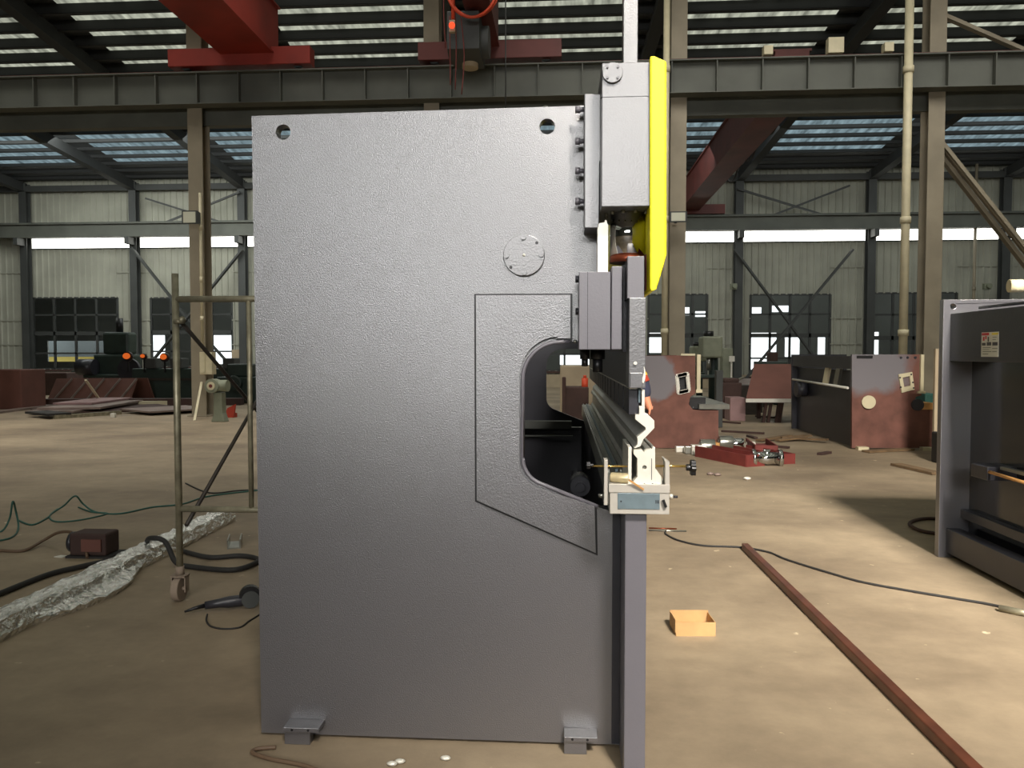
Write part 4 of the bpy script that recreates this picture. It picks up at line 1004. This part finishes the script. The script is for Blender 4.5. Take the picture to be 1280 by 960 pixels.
ap(pc_, MB().box(XF-.03, XF+.16, b.y, a.y, a.z, b.z), 'gauge_bracket', 'dark', .005)
a = WX(1237, 590, XF-.02); b = WX(1300, 609, XF-.02); ap(pc_, MB().cyl(a, b, .011, 12), 'guide_rod', 'wood', label='yellowish guide rod')
a = WX(1246, 583, XF); b = WX(1300, 583, XF); ap(pc_, MB().box(XF+.02, XF+.06, b.y, a.y, a.z-.02, a.z), 'gauge_rail', 'steel')
# sticker on the upper beam
st = []
def stk(px0, py0, px1, py1, m, dx, name, par=None):
    a = WX(px0, py1, XF); b = WX(px1, py0, XF)
    ya, yb = WX(px0, 430, XF).y, WX(px1, 430, XF).y
    o = MB().box(XF-dx-.001, XF-dx, yb, ya, a.z, b.z).build(name, m, None, 0)
    if par is None: adopt(pc_, o)
    else: o.parent = par; o.matrix_parent_inverse = Matrix.Identity(4)
    return o
s0 = stk(1227, 414.5, 1248.5, 446, 'stwh', .001, 'warning_sticker')
s0['label'] = 'warning sticker with red and yellow headings'
for q in ((1227.5, 416, 1236.5, 419.5, 'stred'), (1240, 416, 1248, 418.5, 'styel'), (1229, 421, 1231, 426, 'stred'), (1232, 420, 1233.5, 424, 'stred'), (1235, 421, 1236.5, 427, 'dark'),
          (1228, 428.5, 1232.5, 432, 'dark'), (1234, 427.5, 1239.5, 432, 'dark'), (1241, 427.5, 1247.5, 432, 'dark'), (1241, 421, 1246, 422, 'stgr'), (1241, 424, 1245, 425, 'stgr'),
          (1229, 434, 1239, 435, 'stgr'), (1229, 436.5, 1237, 437.3, 'stgr'), (1229, 439, 1240, 440, 'stgr'), (1229, 442, 1236, 443, 'stgr'), (1241, 435, 1247.5, 436, 'stgr'), (1241, 439, 1246.5, 440, 'stgr')):
    stk(*q, .0022, 'sticker_print', s0)
# cylinder with white cap on top
a = WX(1265, 357.5, XF+.1); ap(pc_, MB().cyl((a.x, a.y+.0, a.z), (a.x+.6, a.y-.1, a.z+.01), .035, 20).cyl((a.x-.02, a.y, a.z), (a.x+.06, a.y-.01, a.z), .042, 20), 'top_cylinder', 'cream')
ap(pc_, MB().cyl((XF+.1, YC2-.2, zb1+.03), (XF+.1, 3.0, zb1+.03), .01, 8), 'top_pipe', 'dark')

# ================================================================== BACKGROUND MACHINERY
# brown sheet on table
Yt = 18.0; Yt = 17.0
a = W(932, 500, Yt); b = W(990, 500, Yt)
t = empty('sheet_table', ((a.x+b.x)/2, Yt, 0), 'low table carrying a tilted red-brown sheet with a bright front edge', 'table')
z = a.z; zt_ = W(945, 455, Yt+1.4).z
o = MB(); A = [(a.x, Yt, z), (b.x+.6, Yt, z), (W(990, 455, Yt+1.4).x+.7, Yt+1.4, zt_), (W(943, 455, Yt+1.4).x, Yt+1.4, zt_)]
v = [o.bm.verts.new(q) for q in A]+[o.bm.verts.new((q[0], q[1]+.03, q[2]-.06)) for q in A]
for f in ((0, 1, 2, 3), (7, 6, 5, 4), (0, 4, 5, 1), (1, 5, 6, 2), (2, 6, 7, 3), (3, 7, 4, 0)): o.bm.faces.new([v[i] for i in f])
adopt(t, o.build('sheet', 'rust'), MB().box(a.x, b.x+.6, Yt-.03, Yt, z-.05, z+.03).build('front_edge', 'white', label='bright front edge'))
for px in (958, 964, 974, 978): c = W(px, 500, Yt+.2); adopt(t, MB().bar((c.x, Yt+.2, z-.05), (c.x-.05, Yt+.25, 0), .06, .06).build('leg', 'rustd'))
adopt(t, MB().bar((W(943, 455, Yt+1.4).x+.1, Yt+1.35, 0), (W(943, 455, Yt+1.4).x+.1, Yt+1.35, zt_-.08), .08, .08).build('rear_leg', 'rustd'), MB().bar((b.x+.5, Yt+1.35, 0), (b.x+.5, Yt+1.35, zt_-.08), .08, .08).build('rear_leg', 'rustd'))
# roller conveyor
cv = empty('roller_conveyor', W(935, 490, 20), 'slanting metal conveyor leading toward the cross braced window', 'conveyor')
a = W(928, 485, 20); b = W(948, 460, 27); b.z = a.z
adopt(cv, MB().bar((a.x, 20, a.z), (b.x, 27, a.z), .9, .06).build('belt', 'junk'), MB().bar((a.x-.5, 20, a.z), (b.x-.5, 27, a.z), .06, .18).bar((a.x+.5, 20, a.z), (b.x+.5, 27, a.z), .06, .18).build('side_rail', 'galv'))
for k in range(4):
    y = 20.2+k*2.1; x = a.x+(b.x-a.x)*(y-20)/7
    for s in (-.45, .45): adopt(cv, MB().bar((x+s, y, 0), (x+s, y, a.z-.03), .08, .08).build('leg', 'darkpipe'))
p = W(934, 486, 19.6); tag(MB().box(p.x-.25, p.x+.25, 19.4, 19.9, 0, p.z+.1).cyl((p.x+.1, 19.38, p.z-.02), (p.x+.1, 19.4, p.z-.02), .12).build('drive_unit', 'darkpipe', bevel=.03), 'dark drive unit standing at the near end of the conveyor', 'machine')
# drill presses
def drill(px, Y, ytop, s, label):
    p = W(px, 500, Y); zt_ = W(px, ytop, Y).z; x = p.x
    t = empty('drill_press', (x, Y, 0), label, 'drill press', 'machine tools by the far wall')
    adopt(t, MB().box(x-.35*s, x+.35*s, Y-.3, Y+.3, 0, .15).build('base', 'dgreen', bevel=.02), MB().cyl((x+.1*s, Y+.15, .15), (x+.1*s, Y+.15, zt_-.2), .13*s, 16).build('pillar', 'dgreen'),
          MB().box(x-.3*s, x+.25*s, Y-.4, Y+.3, zt_-.75*s, zt_-.15*s).build('head', 'ggreen', bevel=.05), MB().cyl((x-.08*s, Y-.05, zt_-.15*s), (x-.08*s, Y-.05, zt_), .14*s, 16).build('motor', 'black'),
          MB().cyl((x-.1*s, Y-.25, zt_-1.1*s), (x-.1*s, Y-.25, zt_-.7*s), .06*s, 12).build('spindle', 'steel'), MB().box(x-.35*s, x+.2*s, Y-.4, Y+.1, .85, .93).build('table', 'dgreen', bevel=.01))
drill(888, 22, 414, 1.0, 'tall drill press with grey green head beside the wall column')
drill(872, 25, 428, .8, 'smaller dark drill press just behind, nearer the rust coloured press')
p = rect(903, 435, 912, 470, 22.5); tag(MB().box(p[0], p[1]+.1, 22.5, 22.9, 0, p[3]).build('control_cabinet', 'ggreen', bevel=.02), 'grey green control cabinet beside the tall drill press', 'cabinet')
p = rect(911, 445, 918, 452, 22.3); tag(MB().box(p[0], p[1], 22.25, 22.3, p[2], p[3]).bar(((p[0]+p[1])/2, 22.33, 0), ((p[0]+p[1])/2, 22.33, p[3]), .04, .04).build('notice_board', 'white'), 'small bright white notice board on a thin post', 'notice')
p = rect(895, 463, 904, 512, 16); tag(MB().box(p[0], p[1], 16, 16.2, 0, p[3]).build('steel_post', 'dcol', bevel=.01), 'dark steel post standing behind the rust coloured press', 'post')
p = rect(962, 440, 973, 455, 24); tag(MB().box(p[0], p[1], 24, 24.4, .0, p[3]).build('machine_housing', 'rustd', bevel=.04), 'reddish machine housing in front of the bright window', 'machine')
p = rect(952, 452, 985, 468, 23); tag(MB().box(p[0], p[1], 23, 24, .7, p[3]).box(p[0]+.1, p[0]+.25, 23.1, 23.9, 0, .7).box(p[1]-.25, p[1]-.1, 23.1, 23.9, 0, .7).build('work_bench', 'dgreen', bevel=.02), 'dark green workbench under the cross braced window', 'bench')
p = rect(900, 478, 925, 495, 18.5); tag(MB().box(p[0], p[1], 18.3, 19, 0, p[3]).box(p[0]+.05, p[1]-.05, 18.35, 18.95, p[3], p[3]+.1).build('stacked_blocks', 'rustd', bevel=.02), 'rusty block stack beside the dark post', 'steel blocks')
p = rect(908, 496, 927, 501, 18); tag(MB().box(p[0], p[1], 17.6, 18.2, 0, p[3]).build('flat_plate', 'junk2', bevel=.01), 'pale flat plate lying beside the dark steel post', 'plate')
# things behind the machine throat
p = rect(700, 457, 742, 486, 16.5); tag(MB().box(p[0], p[1]+.5, 16.5, 17.3, 0, p[3]).build('beige_cabinet', 'beige', bevel=.03), 'beige cabinet glimpsed through the press throat', 'cabinet')
p = rect(706, 470, 736, 508, 14); tag(MB().box(p[0], p[1], 14, 14.6, 0, W(720, 484, 14).z).box(p[0]-.05, p[0]+.02, 13.9, 14, 0, W(706, 471, 14).z).build('rusty_crate', 'rustd', bevel=.02), 'rusty crate glimpsed through the press throat', 'crate')
p = W(731, 486, 14.2); tag(MB().cyl((p.x, 14.2, p.z-.05), (p.x, 14.2, p.z+.2), .06, 14).cyl((p.x, 14.2, p.z+.2), (p.x, 14.2, p.z+.25), .03, 12).build('spray_bottle', 'orange'), 'orange bottle standing on the rusty crate', 'bottle')

# left side
def lathe():
    Y = 26; a = W(108, 480, Y); b = W(170, 415, Y)
    t = empty('lathe', ((a.x+b.x)/2, Y, 0), 'large dark machine tool in front of the many-paned window', 'machine tool')
    w = b.x-a.x
    adopt(t, MB().box(a.x-.0, b.x, Y-.2, Y+1, 0, a.z+.35).build('bed', 'dgreen', bevel=.05), MB().box(a.x+.25, b.x-.25, Y, Y+.8, a.z+.3, a.z+1.05).build('headstock', 'dgreen', bevel=.08),
          MB().box(a.x+.55, b.x-.35, Y+.1, Y+.7, a.z+1.05, b.z).build('upper_housing', 'dgreen', bevel=.08), MB().cyl((a.x-.1, Y-.25, a.z+.6), (a.x+.5, Y-.25, a.z+.6), .28, 20).build('chuck', 'dark'),
          MB().cyl((a.x+w*.55, Y+.4, b.z), (a.x+w*.55, Y+.4, b.z+.5), .12, 14).build('motor', 'black'),
          MB().cyl((b.x-.1, Y-.35, a.z+.5), (b.x-.1, Y-.2, a.z+.5), .4, 24).build('hand_wheel', 'dark'))
lathe()
Y = 25; p = rect(165, 457, 250, 500, Y); t = empty('long_machine', ((p[0]+p[1])/2, Y, 0), 'long dark machine bed running behind the scaffold post', 'machine tool')
adopt(t, MB().box(p[0], p[1]+1.4, Y, Y+.8, 0, p[3]-.1).build('bed', 'dgreen', bevel=.04), MB().box(p[0], p[1]+1.4, Y-.05, Y+.1, p[3]-.5, p[3]-.42).build('rail', 'darkpipe'))
for k in range(4): adopt(t, MB().box(p[0]+.5+k*.9, p[0]+.9+k*.9, Y-.1, Y+.4, p[3]-.1, p[3]+.25).build('carriage', 'dcol', bevel=.03))
for i, (px, py, s) in enumerate(((158, 445, .13), (178, 445, .08), (204, 446, .12))):  # glowing discs painted for orange glare reflections, on added stands
    c = W(px, py, 24.8); glare_ = empty('work_lamp', (c.x, 24.8, .9), ['glowing orange work lamp nearest the dark machine tool', 'smallest glowing orange work lamp', 'glowing orange work lamp nearest the scaffold post'][i], 'lamp', 'orange work lamps')
    adopt(glare_, MB().sphere((c.x, 24.8, c.z), s, 12, (1, .6, .8)).build('bulb', 'hot'), MB().cyl((c.x, 24.85, c.z-.02), (c.x, 24.95, c.z-.02), s*1.25, 14).bar((c.x, 24.9, c.z), (c.x, 24.9, .9), .04, .04).build('stand', 'black'))
# rusty ribbed trough
Y = 23.2; a = W(58, 497, Y); b = W(160, 474, Y)
t = empty('rusty_trough', ((a.x+b.x)/2, Y, 0), 'long rusty trough with slanted ribs behind the scrap sheets', 'trough')
o = MB().prism([(Y, 0), (Y+.5, b.z), (Y+.56, b.z), (Y+.1, 0)], 'x', a.x, b.x); o.prism([(Y+1.5, 0), (Y+1.1, b.z), (Y+1.16, b.z), (Y+1.6, 0)], 'x', a.x, b.x)
adopt(t, o.build('body', 'rust'))
for k in range(5):
    x = a.x+.2+k*(b.x-a.x)/5; adopt(t, MB().bar((x, Y-.03, 0), (x+.35, Y+.47, b.z), .05, .05).build('rib', 'junk'))
for i, (x0, x1, yt_, Yx, m, lb) in enumerate(((40, 86, 466, 27, 'rustd', 'dark rusty scrap rack under the many-paned window'), (85, 112, 463, 29.3, 'dgreen', 'dark cabinet under the many-paned window'), (-30, 26, 462, 20, 'rust', 'reddish steel hopper at the floor edge by the wall'), (30, 45, 478, 21.9, 'ggreen', 'grey drum beside the rusty trough'))):
    p = rect(x0, yt_, x1, 500, Yx)
    o = MB().prism([(p[0], 0), (p[1], 0), (p[1]-.1*(i != 2), p[3]), (p[0]+.15, p[3])], 'y', Yx, Yx+1.0) if i != 3 else MB().cyl(((p[0]+p[1])/2, Yx, 0), ((p[0]+p[1])/2, Yx, p[3]), (p[1]-p[0])/2, 20)
    tag(o.build(['scrap_rack', 'tool_cabinet', 'steel_hopper', 'metal_drum'][i], m, bevel=.03), lb, ['rack', 'cabinet', 'hopper', 'drum'][i])
# scrap sheet pile: each sheet its own thing
labs = ['lowest dark scrap plate of the pile beside the trough', 'grey scrap sheet sticking out of the pile toward the camera', 'pinkish scrap sheet on top of the pile', 'long thin strip lying in front of the pile', 'pale plank in the pile near the scaffold post', 'wide silvery sheet lying nearest the scaffold post', 'dark bar at the left end of the pile', 'grey sheet under the pinkish one', 'short tube with pale end in front of the pile', 'second pale plank behind the silvery sheet', 'rusty beam running behind the whole pile']
sh = [((20, 520), (190, 512), 2.2, .06, 'rustd', 0), ((45, 518), (150, 505), 1.2, .05, 'junk', .06), ((78, 507), (134, 500), 1.0, .05, 'junk2', .18), ((-30, 520), (120, 500), .3, .05, 'junk', .0), ((144, 508), (208, 506), .45, .12, 'cream', .02), ((150, 517), (236, 512), 1.6, .04, 'junk', .07),
      ((38, 517), (68, 520), .5, .05, 'rubber', .08), ((66, 514), (142, 502), 1.5, .05, 'junk', .12), ((66, 524), (150, 518), .09, .09, 'galv', 0), ((192, 507), (258, 505), .4, .14, 'junk2', 0), ((-40, 508), (300, 506.5), .4, .2, 'rustd', 0)]
for (pa, pb_, w, h, m, z), lb in zip(sh, labs):
    a = G(*pa, z); b = G(*pb_, z); tag(MB().bar((a.x, a.y+w*.4, z+h/2), (b.x, b.y+w*.4, z+h/2), w, h).build('scrap_sheet', m), lb, 'scrap metal', 'scrap metal pile')
a = G(106, 474+18, .9); p0 = W(107, 475, 20.4); p1 = W(126, 499, 22); p1.z = .1; tag(MB().bar(p0, p1, .06, .05).build('leaning_rod', 'cream'), 'pale rod leaning from the rusty trough onto the pile', 'rod')
p = G(140, 522); tag(MB().box(p.x-.05, p.x+.05, p.y, p.y+.1, 0, .1).build('white_block', 'white', bevel=.01), 'tiny white block on the floor before the scrap pile', 'block')
# pedestal grinder by the column
p = G(275, 527); Y = p.y; x = p.x
t = empty('pedestal_grinder', (x, Y, 0), 'grey green pedestal grinder beside the brown column', 'grinder')
zt_ = W(275, 482, Y).z
adopt(t, MB().prism([(x-.16, 0), (x+.16, 0), (x+.1, .2), (x+.09, zt_-.15), (x-.09, zt_-.15), (x-.1, .2)], 'y', Y-.1, Y+.12).build('pedestal', 'ggreen', bevel=.015),
      MB().cyl((x-.05, Y-.05, zt_), (x+.22, Y-.05, zt_), .13, 20).build('motor', 'ggreen'), MB().cyl((x-.09, Y-.22, zt_+.0), (x-.09, Y+.04, zt_), .155, 24).build('wheel_guard', 'ggreen'),
      MB().cyl((x-.09, Y-.24, zt_), (x-.09, Y-.22, zt_), .09, 20).build('grinding_wheel', 'cream'), MB().cyl((x-.09, Y-.25, zt_), (x-.09, Y-.24, zt_), .04, 12).build('hub', 'redp'))
p = G(287, 522); tag(MB().prism([(p.x-.14, 0), (p.x+.1, 0), (p.x+.14, .32), (p.x-.06, .22)], 'y', p.y, p.y+.06).box(p.x-.1, p.x+.1, p.y+.06, p.y+.2, 0, .1).build('red_cover', 'redcl'), 'small red guard plate beside the pedestal grinder', 'guard')
a = G(243, 526); b = W(252, 478, YN-.3); tag(MB().bar((a.x, a.y, 0), (b.x, YN-.3, b.z), .05, .03).build('leaning_plank', 'cream'), 'thin pale slat leaning against the brown column', 'slat')
p = rect(270, 455, 318, 500, 23); tag(MB().box(p[0], p[1]+.5, 23, 24, 0, p[3]-.4).box(p[0]+.3, p[1]-.2, 23.1, 23.9, p[3]-.4, p[3]).cyl((p[0]+.6, 22.9, p[3]-.6), (p[0]+.6, 23, p[3]-.6), .25).build('machine_housing', 'dgreen', bevel=.05), 'dark machine housing between brown column and the press', 'machine')
for i, (px, py) in enumerate(((270, 501), (283, 500), (296, 502), (307, 502))):
    p = G(px, py); tag(MB().cyl((p.x-.3, p.y, .08), (p.x+.25, p.y+.1, .08), .08, 12).build('pipe_length', 'galv'), 'short shiny pipe length behind the pedestal grinder', 'pipe', 'pipe lengths behind the pedestal grinder')

# ================================================================== LIGHT
def area(name, loc, target, sx_, sy_, power, col=(1, 1, 1), spread=180):
    ld = bpy.data.lights.new(name, 'AREA'); ld.shape = 'RECTANGLE'; ld.size = sx_; ld.size_y = sy_; ld.energy = power; ld.color = col; ld.spread = math.radians(spread)
    o = bpy.data.objects.new(name, ld); COL.objects.link(o); o.location = loc
    o.rotation_euler = (Vector(target)-Vector(loc)).to_track_quat('-Z', 'Y').to_euler(); return o
# daylight through the high window band behind the camera
area('window_daylight', ((fw[0]+fw[1])/2, YB+.15, (fw[2]+fw[3])/2), ((fw[0]+fw[1])/2, 0, 4.2), fw[1]-fw[0], fw[3]-fw[2], 1280, (1, .995, .985))
# key daylight from the roof, then fill lamps added for floor, columns and wall
area('roof_daylight', (3.4, -6, 10.5), (3.7, 5.6, 0), 2.2, 2.2, 560, (1, .93, .84), 44)
area('skylight_left', (-9, 13.5, 11), (-9, 14.2, 0), 14, 6, 560, (1, .96, .9), 90)  # added fill lamp brightening the distant floor on this side
area('skylight_right', (6, 13, 11), (6, 19, 4), 14, 4, 300, (1, .96, .9), 90)  # added fill lamp aimed at the near column row
area('skylight_far_left', (-14, 28, 9.2), (-14, 33, 2), 20, 4, 1300, (.97, 1, .96))  # added fill lamp tilted at the far wall, stronger on this side
area('skylight_far_right', (9, 28, 9.2), (9, 33, 2), 24, 4, 520, (.97, 1, .96))  # added fill lamp, weaker, tilted at the rest of the far wall
area('aisle_daylight', (0, 41, 9.2), (0, 41.5, 0), 50, 6, 500)

w = bpy.data.worlds.new('world'); bpy.context.scene.world = w; w.use_nodes = True
bg = w.node_tree.nodes['Background']; bg.inputs['Color'].default_value = (.95, .98, 1, 1); bg.inputs['Strength'].default_value = 2.5

vs = bpy.context.scene.view_settings
vs.view_transform = 'Standard'; vs.look = 'None'; vs.exposure = 0; vs.gamma = 1; vs.use_curve_mapping = False
bpy.context.scene.cycles.use_denoising = True
